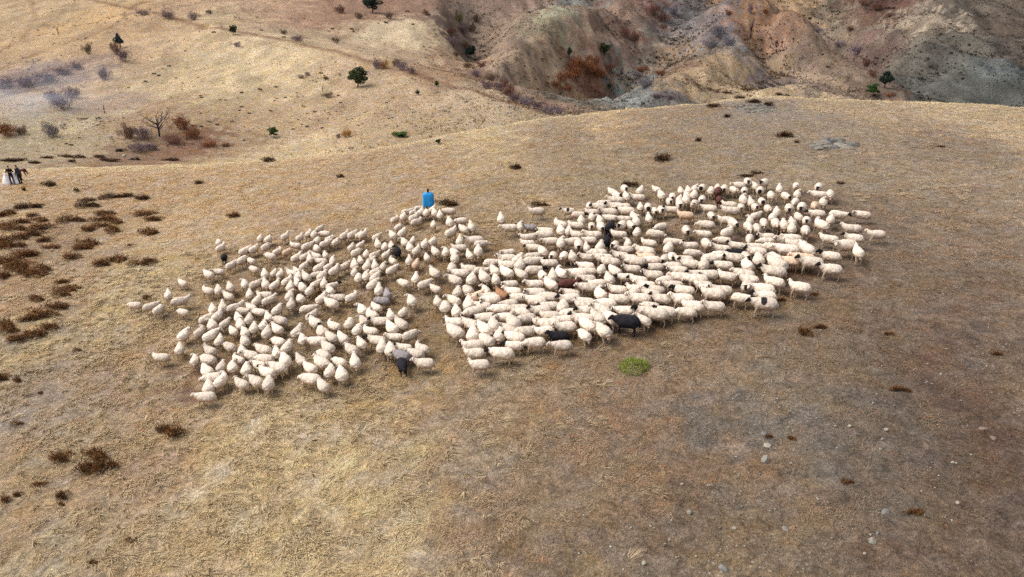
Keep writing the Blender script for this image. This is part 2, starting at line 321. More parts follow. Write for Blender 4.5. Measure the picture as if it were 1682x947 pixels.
# terrain sheet: rows get wider and sparser with distance
ys = [-25.0]
while ys[-1] < 690:
    y = ys[-1]; ys.append(y + (0.9 if y < 12 else 0.17 if y < 40 else 0.26 if y < 92 else 0.0052 * y if y < 330 else 6.0))
ys = np.array(ys); NC = 620
ss = np.sinh(np.linspace(-1.15, 1.15, NC) * 1.0); ss /= ss.max()
XX = ss[None, :] * (62 + np.clip(ys, 0, 1e9)[:, None] * 0.62 + 0 * ss[None, :]) * 0.85; YY = np.repeat(ys[:, None], NC, 1)
xf, yf = XX.ravel(), YY.ravel(); zf = height(xf, yf)
idx = np.arange(len(xf)).reshape(XX.shape)
F = np.stack([idx[:-1, :-1].ravel(), idx[:-1, 1:].ravel(), idx[1:, 1:].ravel(), idx[1:, :-1].ravel()], 1)
gm = mesh_np('ground', np.stack([xf, yf, zf], 1), F, cover(xf, yf) * ALB * np.where(yf < crest(xf) + 3, .93, .96)[:, None], GROUND, True)
g = link('ground', gm); g['kind'] = 'structure'

# ------------------------------------------------------------------ dry grass
def grass():
    pts = []
    for y0, y1, dens in ((16, 24, 62), (24, 32, 44), (32, 42, 26), (42, 55, 15), (55, 70, 10), (70, 84, 9)):
        hw = 0.74 * y1 + 8; n = int((y1 - y0) * 2 * hw * dens)
        pts.append(np.stack([rng.uniform(-hw, hw, n), rng.uniform(y0, y1, n)], 1))
    p = np.vstack(pts); x, y = p[:, 0], p[:, 1]
    keep = (y < crest(x) + 2) & (np.abs(x) < 0.75 * y + 4); x, y = x[keep], y[keep]
    base = cover(x, y); br = base.mean(1)
    clump = 1.3 * fbm(x / .9, y / .9, 201, 2) + .5 * fbm(x / 4., y / 4., 202, 2)
    dry = np.clip((br - 0.19) / 0.22, 0, 1)                 # straw-coloured ground carries more grass
    keep = rng.random(len(x)) < np.clip(0.05 + 0.62 * dry + 2.2 * clump, 0.03, 1)
    x, y, base, dry, clump = x[keep], y[keep], base[keep], dry[keep], clump[keep]
    n = len(x); B = 6
    z = height(x, y); sz = (0.09 + 0.15 * rng.random(n) ** 2 + .20 * np.clip(clump, 0, .5)) * (0.7 + 0.5 * dry)
    az0 = -0.6 + 1.6 * fbm(x / 3.0, y / 3.0, 211, 2) + rng.normal(0, .7, n)
    ang = rng.uniform(0, 2 * np.pi, (n, B)); spread = sz[:, None] * rng.uniform(.3, 1.0, (n, B))
    bx = x[:, None] + np.cos(ang) * spread * .45; by = y[:, None] + np.sin(ang) * spread * .45
    h = sz[:, None] * rng.uniform(.15, .5, (n, B)); ln_ = sz[:, None] * rng.uniform(.3, 1.3, (n, B))
    tx = bx + np.cos(ang) * spread * .7 + np.cos(az0)[:, None] * ln_
    ty = by + np.sin(ang) * spread * .7 + np.sin(az0)[:, None] * ln_
    bz = z[:, None] - .02 + 0 * h; tz = z[:, None] + h
    w = (0.007 + 0.00045 * y)[:, None] * rng.uniform(.6, 1.4, (n, B)); wa = np.arctan2(ty - by, tx - bx) + 1.57 + rng.normal(0, .3, (n, B))
    V = np.stack([np.stack([bx - np.cos(wa) * w, by - np.sin(wa) * w, bz], -1), np.stack([bx + np.cos(wa) * w, by + np.sin(wa) * w, bz], -1), np.stack([tx, ty, tz], -1)], 2).reshape(-1, 3)
    F = np.arange(len(V)).reshape(-1, 3)
    tint = (0.98 + 0.80 * rng.random(n) ** 2 + 0.95 * np.clip(clump, -.35, .5))[:, None] * base
    straw = lin([230, 206, 166]); k = (0.06 + .85 * dry * rng.random(n) ** 2.2)[:, None]
    rust = rng.random(n) < .08 * (1 - dry)
    col = tint * (1 - k) + straw * k; col[rust] = col[rust] * np.array([1.15, .8, .6])
    col = np.repeat(col * ALB * 1.1, B * 3, 0) * np.repeat(rng.uniform(.8, 1.2, n * B), 3)[:, None]
    print('GRASS', n)
    # big pale tussocks combed downslope
    m = 20000; tx0 = rng.uniform(-.78, .62, m); ty0 = 15.5 + 40 * rng.random(m) ** .8; tx0 = tx0 * (ty0 + 2); bb = cover(tx0, ty0); dr = np.clip((bb.mean(1) - .17) / .2, 0, 1)
    kp = rng.random(m) < np.clip(.01 + .66 * dr ** 1.4 + 1.0 * fbm(tx0 / 3.5, ty0 / 3.5, 221, 3) + 1.5 * fbm(tx0 / .8, ty0 / .8, 222, 2), 0, 1) * np.clip((dr - .12) / .25, .02, 1) * (ty0 < 46); tx0, ty0, bb, dr = tx0[kp], ty0[kp], bb[kp], dr[kp]; m = len(tx0); Q = 26
    L_ = rng.uniform(.16, .40, m)[:, None]; an = rng.uniform(0, 6.283, (m, Q)); rr_ = rng.random((m, Q)) ** .6
    a0 = (-.9 + .9 * fbm(tx0 / 5, ty0 / 5, 231, 2) + rng.normal(0, .35, m))[:, None]
    bx2 = tx0[:, None] + np.cos(an) * rr_ * L_ * .35; by2 = ty0[:, None] + np.sin(an) * rr_ * L_ * .35; ll = L_ * rng.uniform(.5, 1.3, (m, Q)); hh = L_ * rng.uniform(.12, .75, (m, Q))
    ex = bx2 + np.cos(a0) * ll * .8 + np.cos(an) * ll * .45; ey = by2 + np.sin(a0) * ll * .8 + np.sin(an) * ll * .45; z2 = height(tx0, ty0)[:, None]; w2 = rng.uniform(.008, .019, (m, Q)); pa = np.arctan2(ey - by2, ex - bx2) + 1.57
    V2 = np.stack([np.stack([bx2 - np.cos(pa) * w2, by2 - np.sin(pa) * w2, z2 + 0 * hh], -1), np.stack([bx2 + np.cos(pa) * w2, by2 + np.sin(pa) * w2, z2 + 0 * hh], -1), np.stack([ex, ey, z2 + hh], -1)], 2).reshape(-1, 3)
    kk2 = (.45 + .5 * rng.random(m) * (.4 + .6 * dr))[:, None]; c2 = np.repeat(((bb * 1.25) * (1 - kk2) + lin([236, 215, 178]) * kk2) * ALB * 1.22, Q * 3, 0) * np.repeat(rng.uniform(.75, 1.15, m * Q), 3)[:, None]
    V = np.vstack([V, V2]); col = np.vstack([col, c2]); F = np.arange(len(V)).reshape(-1, 3); print('TUSSOCK', m)
    o = link('dry_grass', mesh_np('dry_grass', V, F, np.clip(col, .01, .75), STRAW))
    tag(o, 'short dry straw-coloured grass tufts covering the hillside', 'grass', kind='stuff')
grass()
def scrub():
    """low dead tussocks on the slopes across the valley"""
    n = 150000; u = rng.random(n); y = 88 * (330 / 88) ** u; x = rng.uniform(-.78, .78, n) * y
    rug = sstep((x * 200 / y + 40) / 70); cl = fbm(x / 9.0, y / 9.0, 301, 4)
    keep = (y > crest(x) + 10) & (rng.random(n) < np.clip(-.02 + .62 * rug + (.4 + 1.1 * rug) * cl, .015, 1)); x, y, rug = x[keep], y[keep], rug[keep]; n = len(x)
    z = height(x, y); base = cover(x, y); conc = np.clip(((height(x + 7, y) + height(x - 7, y) + height(x, y + 7) + height(x, y - 7)) / 4 - z) / 1.2, -1, 1.5) * rug
    s = rng.uniform(.12, .42, n) ** 1.2 * (y / 150) ** .5 * 1.2
    pale = rng.random(n) < .5 - .35 * conc; s = s * (1 + .9 * np.clip(conc, 0, 1)); col = base * np.where(pale, rng.uniform(1.0, 1.5, n), rng.uniform(.38, .9, n))[:, None]; col[~pale] *= np.array([1.0, .93, .86])
    B = 4; a = rng.uniform(0, 6.283, (n, B)); bx = x[:, None] + np.cos(a) * s[:, None] * .4; by = y[:, None] + np.sin(a) * s[:, None] * .4; w = s[:, None] * rng.uniform(.25, .5, (n, B)); h = s[:, None] * rng.uniform(.3, .9, (n, B)); wa = rng.uniform(0, 6.283, (n, B))
    V = np.stack([np.stack([bx - np.cos(wa) * w, by - np.sin(wa) * w, z[:, None] - .05 + 0 * h], -1), np.stack([bx + np.cos(wa) * w, by + np.sin(wa) * w, z[:, None] - .05 + 0 * h], -1), np.stack([bx + np.cos(a) * w, by + np.sin(a) * w, z[:, None] + h], -1)], 2).reshape(-1, 3)
    o = link('scrub_cover', mesh_np('scrub_cover', V, np.arange(len(V)).reshape(-1, 3), np.clip(np.repeat(col * ALB, B * 3, 0), .01, .7), STRAW)); print('SCRUB', n)
    tag(o, 'low dry scrub and tussocks covering the slopes across the valley', 'scrub', kind='stuff')
scrub()

# ------------------------------------------------------------------ sheep
def loft(Vs, Fs, pts, rad, seg=12):
    """pts: centres, rad: (side, up) radii; rings stand across the path"""
    pts = np.array(pts, float); n = len(pts); b0 = sum(len(v) for v in Vs)
    rad = np.array([(r, r) if np.isscalar(r) else r for r in rad], float); V = []
    for i in range(n):
        d = pts[min(i + 1, n - 1)] - pts[max(i - 1, 0)]; d /= np.linalg.norm(d) + 1e-9
        up = np.array([0, 0, 1.]) if abs(d[2]) < .9 else np.array([1., 0, 0])
        s = np.cross(up, d); s /= np.linalg.norm(s); u = np.cross(d, s)
        a = np.linspace(0, 2 * np.pi, seg, endpoint=False)
        V += list(pts[i] + np.outer(np.cos(a) * rad[i, 0], s) + np.outer(np.sin(a) * rad[i, 1], u))
    V += [pts[0], pts[-1]]; F = []
    for i in range(n - 1):
        for j in range(seg):
            k = (j + 1) % seg; F.append([b0 + i * seg + j, b0 + i * seg + k, b0 + (i + 1) * seg + k, b0 + (i + 1) * seg + j])
    c0, c1 = b0 + n * seg, b0 + n * seg + 1
    for j in range(seg):
        k = (j + 1) % seg; F.append([b0 + k, b0 + j, c0]); F.append([b0 + (n - 1) * seg + j, b0 + (n - 1) * seg + k, c1])
    Vs.append(np.array(V)); Fs += F
def fuse(Vs, Fs, voxel, smooth=4):
    me = bpy.data.meshes.new('tmp'); me.from_pydata([tuple(v) for v in np.vstack(Vs)], [], Fs); me.update()
    o = bpy.data.objects.new('tmp', me); C.objects.link(o)
    md = o.modifiers.new('r', 'REMESH'); md.mode = 'VOXEL'; md.voxel_size = voxel; md.adaptivity = 0
    sm = o.modifiers.new('s', 'SMOOTH'); sm.iterations = smooth; sm.factor = .5
    dg = bpy.context.evaluated_depsgraph_get(); dg.update()
    ev = o.evaluated_get(dg); m2 = bpy.data.meshes.new_from_object(ev)
    V = np.zeros(len(m2.vertices) * 3, np.float32); m2.vertices.foreach_get('co', V)
    F = np.array([p.vertices[:] for p in m2.polygons if len(p.vertices) == 4], np.int32)
    bpy.data.objects.remove(o); bpy.data.meshes.remove(me); bpy.data.meshes.remove(m2)
    return V.reshape(-1, 3).astype(float), F
POSES = {  # neck top, poll, muzzle, relative to a body facing +X
    'up': ((.58, 0, .80), (.65, 0, .87), (.86, 0, .74)), 'level': ((.60, 0, .72), (.68, 0, .78), (.88, 0, .64)),
    'low': ((.60, 0, .60), (.68, 0, .62), (.82, 0, .45)), 'graze': ((.62, 0, .42), (.68, 0, .30), (.76, 0, .09)),
    'turn_left': ((.56, .08, .76), (.60, .15, .83), (.70, .33, .72)), 'turn_right': ((.56, -.08, .76), (.60, -.15, .83), (.70, -.33, .72))}
GEO = {}
def sheep_geo(pose, gait):
    key = (pose, gait)
    if key in GEO: return GEO[key]
    Vs, Fs = [], []; nk, pl, mz = [np.array(v) for v in POSES[pose]]
    loft(Vs, Fs, [(-.60, 0, .58), (-.56, 0, .59), (-.48, 0, .60), (-.34, 0, .605), (-.12, 0, .60), (.12, 0, .60), (.30, 0, .605), (.43, 0, .62), (.50, 0, .63)],
         [(.06, .07), (.155, .16), (.225, .225), (.265, .255), (.27, .262), (.255, .255), (.22, .24), (.155, .18), (.06, .08)], 16)
    loft(Vs, Fs, [(-.52, 0, .62), (-.62, 0, .55), (-.64, 0, .44), (-.62, 0, .36)], [(.12, .1), (.13, .09), (.10, .07), (.03, .03)], 10)     # broad tail
    ch_ = np.array((.36, 0, .66))
    loft(Vs, Fs, [ch_, ch_ * .5 + nk * .5 + np.array((.02, 0, -.01)), nk, nk * .4 + pl * .6], [(.19, .20), (.15, .165), (.11, .12), (.085, .09)], 12)
    d = mz - pl
    loft(Vs, Fs, [pl - d * .25, pl, pl + d * .35, pl + d * .75, mz, mz + d * .08], [.05, (.085, .098), (.080, .092), (.060, .066), (.050, .050), .02], 10)
    g1, g2 = (.07, -.07) if gait else (0.02, -.02)
    for sx_, sy_, g_ in ((.30, .12, g1), (.30, -.12, g2), (-.36, .14, g2), (-.36, -.14, g1)):
        bk = 0.03 if sx_ > 0 else -.06
        loft(Vs, Fs, [(sx_, sy_, .52), (sx_ + g_ * .4, sy_, .38), (sx_ + g_ * .8 + bk, sy_, .22), (sx_ + g_, sy_, .07), (sx_ + g_ + .015, sy_, -.02)], [.095, .062, .038, .030, .040], 8)
    V, F = fuse(Vs, Fs, .03, 3)
    # fleece lumps
    nrm = V - np.stack([np.clip(V[:, 0], -.4, .4), 0 * V[:, 1], np.full(len(V), .6)], 1); ln_ = np.linalg.norm(nrm, axis=1, keepdims=True) + 1e-6
    isw = (V[:, 2] > .36) & (V[:, 0] < .5)
    V = V + (nrm / ln_) * (isw * 0.034 * fbm(V[:, 0] * 8 + V[:, 1] * 5, V[:, 1] * 6 + V[:, 2] * 9, 5 + gait, 3))[:, None]
    nb = len(V)
    # ears
    side = np.cross(d / np.linalg.norm(d), (0, 0, 1.)); side /= np.linalg.norm(side)
    eV, eF = [], []
    for s in (1, -1):
        e0 = pl + side * s * .055 + np.array((0, 0, .03)); loft(eV, eF, [e0, e0 + side * s * .06 + (0, 0, -.012), e0 + side * s * .12 + (0, 0, -.05)], [(.022, .014), (.036, .012), (.01, .006)], 6)
    ev = np.vstack(eV); ef = [[i + nb for i in f] for f in eF]
    faces = [list(map(int, f)) for f in F] + ef
    V = np.vstack([V, ev])
    def segd(p, a, b):
        t = np.clip(((p - a) @ (b - a)) / ((b - a) @ (b - a)), 0, 1); return np.linalg.norm(p - (a + t[:, None] * (b - a)), axis=1)
    head = (segd(V, pl, mz + d * .1) < .115) & (((V - pl) @ d) > -.012); head[nb:] = True
    neck = (segd(V, nk, pl) < .16) & (V[:, 0] > .42)
    fr = ((V - pl) @ d) / (d @ d)
    GEO[key] = (V, faces, head, neck, fr, V[:, 2] < .34)
    return GEO[key]
CREAM = lin([237, 219, 199]) * .69
COATS = {'w': (CREAM, CREAM * .95), 'k': (CREAM, lin([34, 30, 30])), 'p': (CREAM, None), 'm': (CREAM, lin([30, 27, 28])), 'B': (lin([34, 32, 36]), lin([30, 28, 30])),
         'R': (lin([84, 52, 46]), lin([70, 44, 40])), 'O': (lin([150, 110, 82]) * .9, lin([136, 96, 70])), 'G': (lin([134, 126, 124]), lin([60, 56, 58])),
         't': (lin([214, 184, 156]) * .8, lin([200, 170, 146])), 'r': (CREAM * .97, lin([112, 66, 48])), 'v': (CREAM, lin([46, 42, 42]))}
SM = {}
def sheep_mesh(pose, gait, coat, var=0):
    key = (pose, gait, coat, var)
    if key in SM: return SM[key]
    V, faces, head, neck, fr, legs = sheep_geo(pose, gait)
    body, face = COATS[coat]; c = np.tile(body, (len(V), 1))
    n1 = fbm(V[:, 0] * 4 + 9 * var, V[:, 2] * 5 + V[:, 1] * 4, 71 + var, 3)
    if coat not in 'B': c *= (1 + .30 * n1)[:, None]
    if coat not in 'B': c *= (1 - .40 * np.clip((.74 - V[:, 2]) / .35, 0, 1))[:, None] ** np.array([.7, 1., 1.35])          # fleece gets darker and warmer in tone down the flanks
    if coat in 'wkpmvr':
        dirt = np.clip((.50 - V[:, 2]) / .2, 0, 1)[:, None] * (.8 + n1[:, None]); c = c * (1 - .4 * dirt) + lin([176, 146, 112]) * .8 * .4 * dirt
        c[legs] = lin([206, 184, 156]) * .75
    if coat == 'm': c[neck] = face
    if coat == 'B': c[legs] = face
    if face is None:
        c[head] = CREAM * .95; eye = head & (np.abs(fr - .32) < .22) & (np.abs(V[:, 1] - np.mean(V[head, 1])) > .02); c[eye] = lin([60, 52, 50])
        c[head & (fr > .9)] = lin([70, 60, 58])
    else:
        c[head] = face
        if coat in 'wt': c[head & (fr > .92)] = lin([150, 130, 116]); c[head & (np.abs(fr - .25) < .08) & (np.abs(V[:, 1]) > .05)] = lin([90, 76, 66])
    if coat == 'v':      # white blaze and dark shoulder patch
        c[head & (np.abs(V[:, 1]) < .022)] = CREAM
        c[(np.hypot(V[:, 0] - .05, V[:, 2] - .8) < .14) & (V[:, 1] > -.05)] = face
    c[V[:, 2] < .035] = lin([70, 60, 50])
    me = bpy.data.meshes.new('sheep'); me.from_pydata([tuple(v) for v in V], [], faces); me.update()
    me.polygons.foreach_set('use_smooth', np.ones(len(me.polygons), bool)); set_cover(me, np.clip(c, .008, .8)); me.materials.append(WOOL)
    SM[key] = me; return me

# x y facing [coat], read in enlarged windows of the hillside: origin x, origin y, enlargement
SHEEP = '''
#200 320 5.26
527 752 NW;838 405 N;855 450 NE;880 528 S B;835 655 W;752 690 NW;755 820 NW;825 825 N;938 795 N;920 868 NW;1062 768 N;1105 855 N;1160 768 NE;1245 775 N;1322 778 NE;1248 680 N;1300 668 N;1372 680 N;1500 665 NW;965 600 NE;1045 565 NE;1095 560 NW;1140 632 NW;1065 485 NE;1140 465 NE;1245 445 NE;1195 365 N;1265 375 NE k;1410 352 NE;1283 525 NW;1345 482 NE;1500 428 W;1430 485 NE t;1510 540 NE;1565 610 NE;1430 745 NE k;1470 790 N;1450 875 N;1570 705 N k;1545 885 N
#200 480 4.983
105 97 W;235 108 E;300 135 NE;480 72 E;380 15 N;500 152 NW;505 350 N;472 455 N;320 522 W;597 545 N;745 140 N;840 125 N;695 215 NE;785 198 NE;915 122 E;1010 140 SE;955 205 N k;742 270 N;843 245 NE;912 305 NW k;972 258 N k;1040 215 N;1090 285 N;1140 260 N;1188 330 N;1270 295 NW;1295 228 NW;1215 190 NW;1125 155 W;1065 118 NW;1095 72 NE;1165 28 W;1205 62 NE;1255 148 N;637 318 NE;728 355 NE;797 385 N k;1018 315 N;1005 395 N;722 468 NW;882 437 NW;990 470 N;1045 515 NW;960 535 NW;705 550 NW;905 600 N;812 598 N;1168 470 NW;1282 398 NW;1258 490 N;1345 450 N;1170 545 W;1335 562 N;1280 612 W;1040 612 N k;1112 590 NW;698 640 NW k;738 695 W;808 722 NE;718 770 N;682 850 W;990 735 NW;1095 725 NW;1188 650 NW k;1198 745 N;1385 95 N;1435 320 NE;1478 375 N;1465 545 NW
#480 360 9.344
130 262 NE;245 215 NE;335 235 N;380 330 N;420 130 NE;500 205 W;580 300 NE;665 335 NE;490 375 NE;395 430 N;235 410 NE;220 565 NE;300 595 N;385 540 NW;465 545 N;425 620 W;450 745 NE;600 640 N;645 790 NE;535 700 NE;805 705 NE;840 250 NE;925 235 NE;990 225 NE k;1085 230 NE;915 415 NE;1035 375 NE;985 500 NE;1145 525 N k;1295 255 NE;1335 375 N;1425 410 N;1500 400 N;1545 250 N;1630 110 N;1255 530 NE;1205 625 NE;1445 530 NE k;1615 485 N B;1540 625 NW;1045 620 N;960 700 N;955 800 N;1150 720 NE;1270 715 N;1390 710 N;1530 775 NE;1035 890 N;1150 870 N;1230 880 N;1290 830 NE;50 810 NW;185 880 NW;320 850 E m;460 870 NE
#480 440 9.344
60 230 N;180 290 N m;265 330 N;370 250 NE;470 240 N;600 250 E m;580 340 N;450 470 N;730 450 W;890 430 NE;600 545 NW;240 610 E;300 720 NE;1235 260 NE;1350 340 N;1375 500 W G;1440 390 N G;1290 590 NW k
#480 480 4.983
190 250 NW k;245 320 N m;340 270 NW;320 360 NW;410 370 N k;470 250 N;205 400 W;290 450 NW;255 510 NW;240 570 NW;485 460 NW;515 565 N;535 300 N;565 410 NW;145 610 NW;150 710 W;245 750 NW;310 640 N;385 560 NW;405 670 N;575 140 N;600 210 NW;640 190 NW;640 310 W;790 185 N;730 220 W k;815 290 NW;910 150 NE;980 70 N;890 260 NW;955 340 NE;850 360 W;700 390 W k;745 440 N;810 470 N k;920 440 W k;1050 450 NW;1010 490 W;905 575 S B;1080 575 W;880 520 NW G
#620 330 9.344
270 270 NE;400 240 N k;470 150 E;540 160 NE;630 100 E;660 180 NE;560 260 NE;600 310 NE;765 175 N;830 130 N;890 180 N;960 210 N k;1075 165 W;860 350 N;1110 340 N;1130 500 NE k;1275 300 W;1320 440 NW k;1445 410 N;380 490 NE;420 640 N;540 590 N;500 720 N;620 750 N;710 680 N;850 620 N;760 850 N;890 780 NW;1050 780 N;1265 630 N;1260 720 W;1180 800 NW;1190 890 N;1415 830 N;1550 790 N;1490 620 W;1600 650 E
#640 410 9.344
300 170 N;405 210 N t;400 430 N;215 500 NW;540 520 NE;690 360 NW;705 580 NW;740 780 N;855 880 N;985 780 NW;960 290 N;1090 370 W;1240 300 W;1420 300 E;1000 470 NW;1055 640 N;1190 620 NW;1260 470 N;1450 440 NW;1580 210 E;1590 330 NW;1630 460 N;1450 640 NW;1240 850 N;1350 740 NE t;1440 840 W;1550 760 W
#720 420 9.344
1080 60 W;1210 70 N;1060 150 W;1040 270 NW;1260 150 N;1270 280 NW;1440 100 E k;1100 430 W;1500 440 W;1600 290 N;1480 230 E m;970 600 NW O;1120 560 W;1250 650 W;790 680 W;950 830 W;1260 830 W;1080 740 W;1500 710 W;280 860 N;540 870 W
#720 500 7.889
240 240 W;220 370 NW;440 270 NW;450 400 N;640 190 W k;750 290 N;800 370 N;580 320 NW;620 470 NW r;450 540 W;470 630 W;530 770 W;820 650 W k;990 520 W m;1230 500 W;840 180 W m;950 240 NW;1080 80 W;1140 190 W;900 330 NW;1150 360 W;1000 420 W;1350 200 W;1310 70 W k;1330 330 W
#820 330 9.344
30 290 N;180 420 W;310 400 N;480 400 W G;575 170 W;1060 150 W v;1220 200 E m;130 790 W;450 560 W;720 460 W;700 530 W;800 620 W;940 660 N;440 640 W;530 710 W k;660 780 N;520 840 W;820 840 S k;990 840 S;1130 640 W;1130 850 N;940 380 NW;960 470 N;1180 380 W;1260 310 N;1180 510 W;1070 470 N;1380 600 W;1330 720 N;1550 720 N;1420 390 S k;1420 240 N;1430 170 W;1560 300 N;1390 70 N;1550 90 W k;1570 420 S k;1440 540 W;1380 840 W;1500 830 W;1650 600 N B;1230 700 S k
#860 420 9.344
400 120 W;460 330 N k;600 280 NW;780 290 W;960 150 W;1000 240 W;690 440 E R;960 370 W;1000 480 W;400 450 NW k;1190 200 N;1310 360 NW;1400 240 NW k;1450 530 W;1520 680 W r;1180 600 NW;730 580 W;930 690 W;720 700 W k;590 790 N;380 640 W;180 590 W;1200 760 W;1000 780 W;1560 850 W;1130 440 W;420 790 W
#860 500 9.344
430 210 W;620 200 W;780 150 W p;400 340 W;640 350 W;900 240 W;540 480 W B;580 630 W;930 460 NW;1010 330 NW;1180 200 NW;1330 230 NW;1200 410 NW;950 110 W k;1130 110 NW;1560 290 W B
#960 290 9.344
430 240 NW;500 300 S k;480 380 W;620 210 S k;640 320 N;820 320 W;860 230 N;860 460 N;1110 200 NW;1180 300 N;990 640 N;1010 480 S m;1080 520 S k;1200 520 S k;1310 500 W k;1450 450 S k;1350 310 S k;1310 390 S k;1500 350 N;1550 600 W t;1170 770 SW;1090 890 E;810 860 N;580 770 S k;530 890 W;450 460 W k;580 480 W;640 540 W;640 640 W;730 620 NW;700 760 S k;790 700 N;300 420 W;380 640 W;380 560 W;390 780 N B;1530 210 N;1620 290 N
#960 370 9.344
460 300 S k;670 270 N;630 370 W;990 270 W;930 420 W;1290 370 N;1350 260 E k;1190 510 S k;1060 520 W;1340 500 S k;1490 540 W;980 520 W t;1080 640 W m;700 500 W p;560 460 W;800 560 W;300 520 W;400 580 W;740 660 W;1060 770 W;640 790 W k;830 830 W k;1390 610 W;1450 690 W;1450 820 W;1250 880 SW
#1000 450 9.344
740 200 W m;1150 270 W m;920 180 W;420 250 N;460 230 W;560 220 W;430 400 W;650 320 W;830 380 W;1110 400 W;640 480 W;580 580 W m;540 690 NW;900 590 W m;1130 580 W;1310 510 W;720 630 W;1600 500 W;1600 300 W;1450 180 W;1540 220 W;1350 120 W
#1120 280 9.344
50 320 N;20 470 N;140 390 N;300 290 S m;200 290 N;310 450 S k;190 520 S;450 320 N;550 250 N;560 330 S R;580 440 S R;650 290 S k;800 300 S;960 310 S k;860 240 W;1010 200 S k;1120 240 N;1250 210 S k;1200 320 S m;1500 290 N;1370 390 N;1600 400 S k;740 520 W;1050 500 N;960 460 N;1120 560 S k;1230 490 S m;900 560 S r;750 630 W;420 580 W;460 690 S;370 840 W;680 760 W;790 820 S;1140 690 NE;1050 760 N;1330 590 S;1450 640 N;1390 730 S;1260 800 S;1470 830 S
#1120 360 9.344
70 180 S k;340 220 W;380 390 S;130 400 W;170 520 E;700 220 NE;630 320 W;1030 120 S;1040 290 S;1140 150 S;620 450 W;850 400 W k;870 510 W B;1010 560 S k;600 560 W;800 600 W;1120 440 W;1100 520 W;1180 640 N;1310 260 W;1300 330 W;1390 450 W;1600 350 W;1600 500 W;460 620 E k;340 710 N;640 710 W k;100 700 W;230 840 W;400 860 W;700 870 W;1000 720 NW;950 860 W;1500 700 NW;1450 640 NW;1400 840 W;1640 640 W t
#1220 280 5.919
520 150 S;735 170 S k;530 235 N;510 300 S;760 240 W;830 235 N;780 310 N;450 380 S k;570 370 S k;720 420 W k;700 350 S t;540 450 N;480 510 N;465 570 N;620 490 S k;855 480 N;930 430 E k;1160 430 W;610 590 S;760 540 NW;1060 570 W;1300 620 W;840 670 W;1080 660 W;990 750 W;1120 800 NW;850 840 W m;480 660 W;520 740 W;390 540 N;560 890 W t;650 900 W k;620 790 NW
#1180 420 5.919
1090 140 W;540 260 W;790 310 W;420 350 W;280 310 S k;230 410 E m;440 490 W v;300 230 W;20 350 W;450 400 W
'''
rec = []
for ln in SHEEP.strip().splitlines():
    if ln.startswith('#'): ox, oy, sc_ = [float(v) for v in ln[1:].split()]; continue
    for e in ln.split(';'):
        f = e.split(); rec.append([ox + float(f[0]) / sc_, oy + float(f[1]) / sc_, f[2], f[3] if len(f) > 3 else 'w'])
for g_ in ((285, 487, 'NE', 'w'),): pass
ANG = {'N': 90, 'NE': 58, 'E': 0, 'SE': -45, 'S': -90, 'SW': -138, 'W': 180, 'NW': 121}
pp = np.array([(r[0], r[1]) for r in rec]); hp = hit(pp[:, 0], pp[:, 1], .52)
pos = hp[:, :2].copy(); hd = []
for i, r in enumerate(rec): hd.append(R(ANG[r[2]] + random.gauss(0, 9) - (24 if r[2] == 'W' and r[0] < 735 else 0) + (20 if r[2] == 'E' and r[0] < 735 else 0)) - math.atan2(pos[i, 0], pos[i, 1]) * .8)
hd = np.array(hd); ax = np.stack([np.cos(hd), np.sin(hd)], 1)
for it in range(14):                                         # nobody stands inside a neighbour
    mv = np.zeros_like(pos)
    probes = [pos + ax * s for s in (-.26, .0, .26)]
    for a in probes:
        for b_ in probes:
            d = a[:, None] - b_[None]; r = np.linalg.norm(d, axis=2) + 1e-6; np.fill_diagonal(r, 9)
            ov = np.clip(.42 - r, 0, None); mv += (d / r[..., None] * ov[..., None]).sum(1) * .10
    pos += np.clip(mv, -.06, .06)
depth = pos[:, 1] + 0.001 * np.arange(len(pos))
order = np.argsort(np.hypot(pos[:, 0], pos[:, 1])); single = set(order[:300].tolist())

# words for the labels
LOOK = {'w': 'cream-white sheep', 'k': 'white sheep with a black face', 'p': 'white sheep with dark eye rings', 'm': 'white sheep with black head and neck',
        'B': 'black-fleeced sheep', 'R': 'dark rust-brown sheep', 'O': 'orange-brown sheep', 'G': 'grey-fleeced sheep', 't': 'pinkish tan sheep', 'r': 'cream sheep with a brown face', 'v': 'white sheep with black spots'}
FACE = {'N': 'heading uphill', 'NE': 'heading up and right', 'E': 'facing right', 'SE': 'heading down and right', 'S': 'facing the viewer', 'SW': 'heading down and left', 'W': 'facing left', 'NW': 'heading up and left'}
def region(x, y):
    if x < 325: return 'straggling at the far left of the flock'
    if 640 < x < 760 and y < 382: return 'crowded before the person in blue'
    if x < 735 and y > 585: return 'on the lower edge of the left group'
    if x > 1330: return 'at the right end of the flock'
    if x < 735:
        return ('in the left group, ' + ('outer left side' if x < 430 else 'middle' if x < 560 else 'side by the bare gap') + (', upper rows' if y < 440 else ', middle rows' if y < 510 else ', lower rows'))
    if y > 545 + (x - 760) * -.13 and y > 470: return 'on the front edge of the right group' + ('' if x > 960 else ', near its left corner')
    return ('in the right group, ' + ('by the bare gap' if x < 800 else 'left part' if x < 920 else 'centre' if x < 1090 else 'right part') + (', upper rows' if y < 400 else ', middle rows' if y < 475 else ', lower rows'))
cur = np.stack([pp[:, 0], pp[:, 1]], 1)
base = [f'{LOOK[r[3]]} {FACE[r[2]]} {region(r[0], r[1])}' for r in rec]
from collections import Counter
cnt = Counter(base); marks = [i for i, r in enumerate(rec) if r[3] in 'BRGO' ]
MK = {'B': 'black sheep', 'R': 'rust-brown sheep', 'G': 'grey sheep', 'O': 'orange-brown sheep', 'm': 'black-necked sheep', 'k': 'black-faced sheep', 't': 'tan sheep', 'r': 'brown-faced sheep', 'v': 'black-spotted sheep', 'p': 'sheep with eye rings'}
labels = []
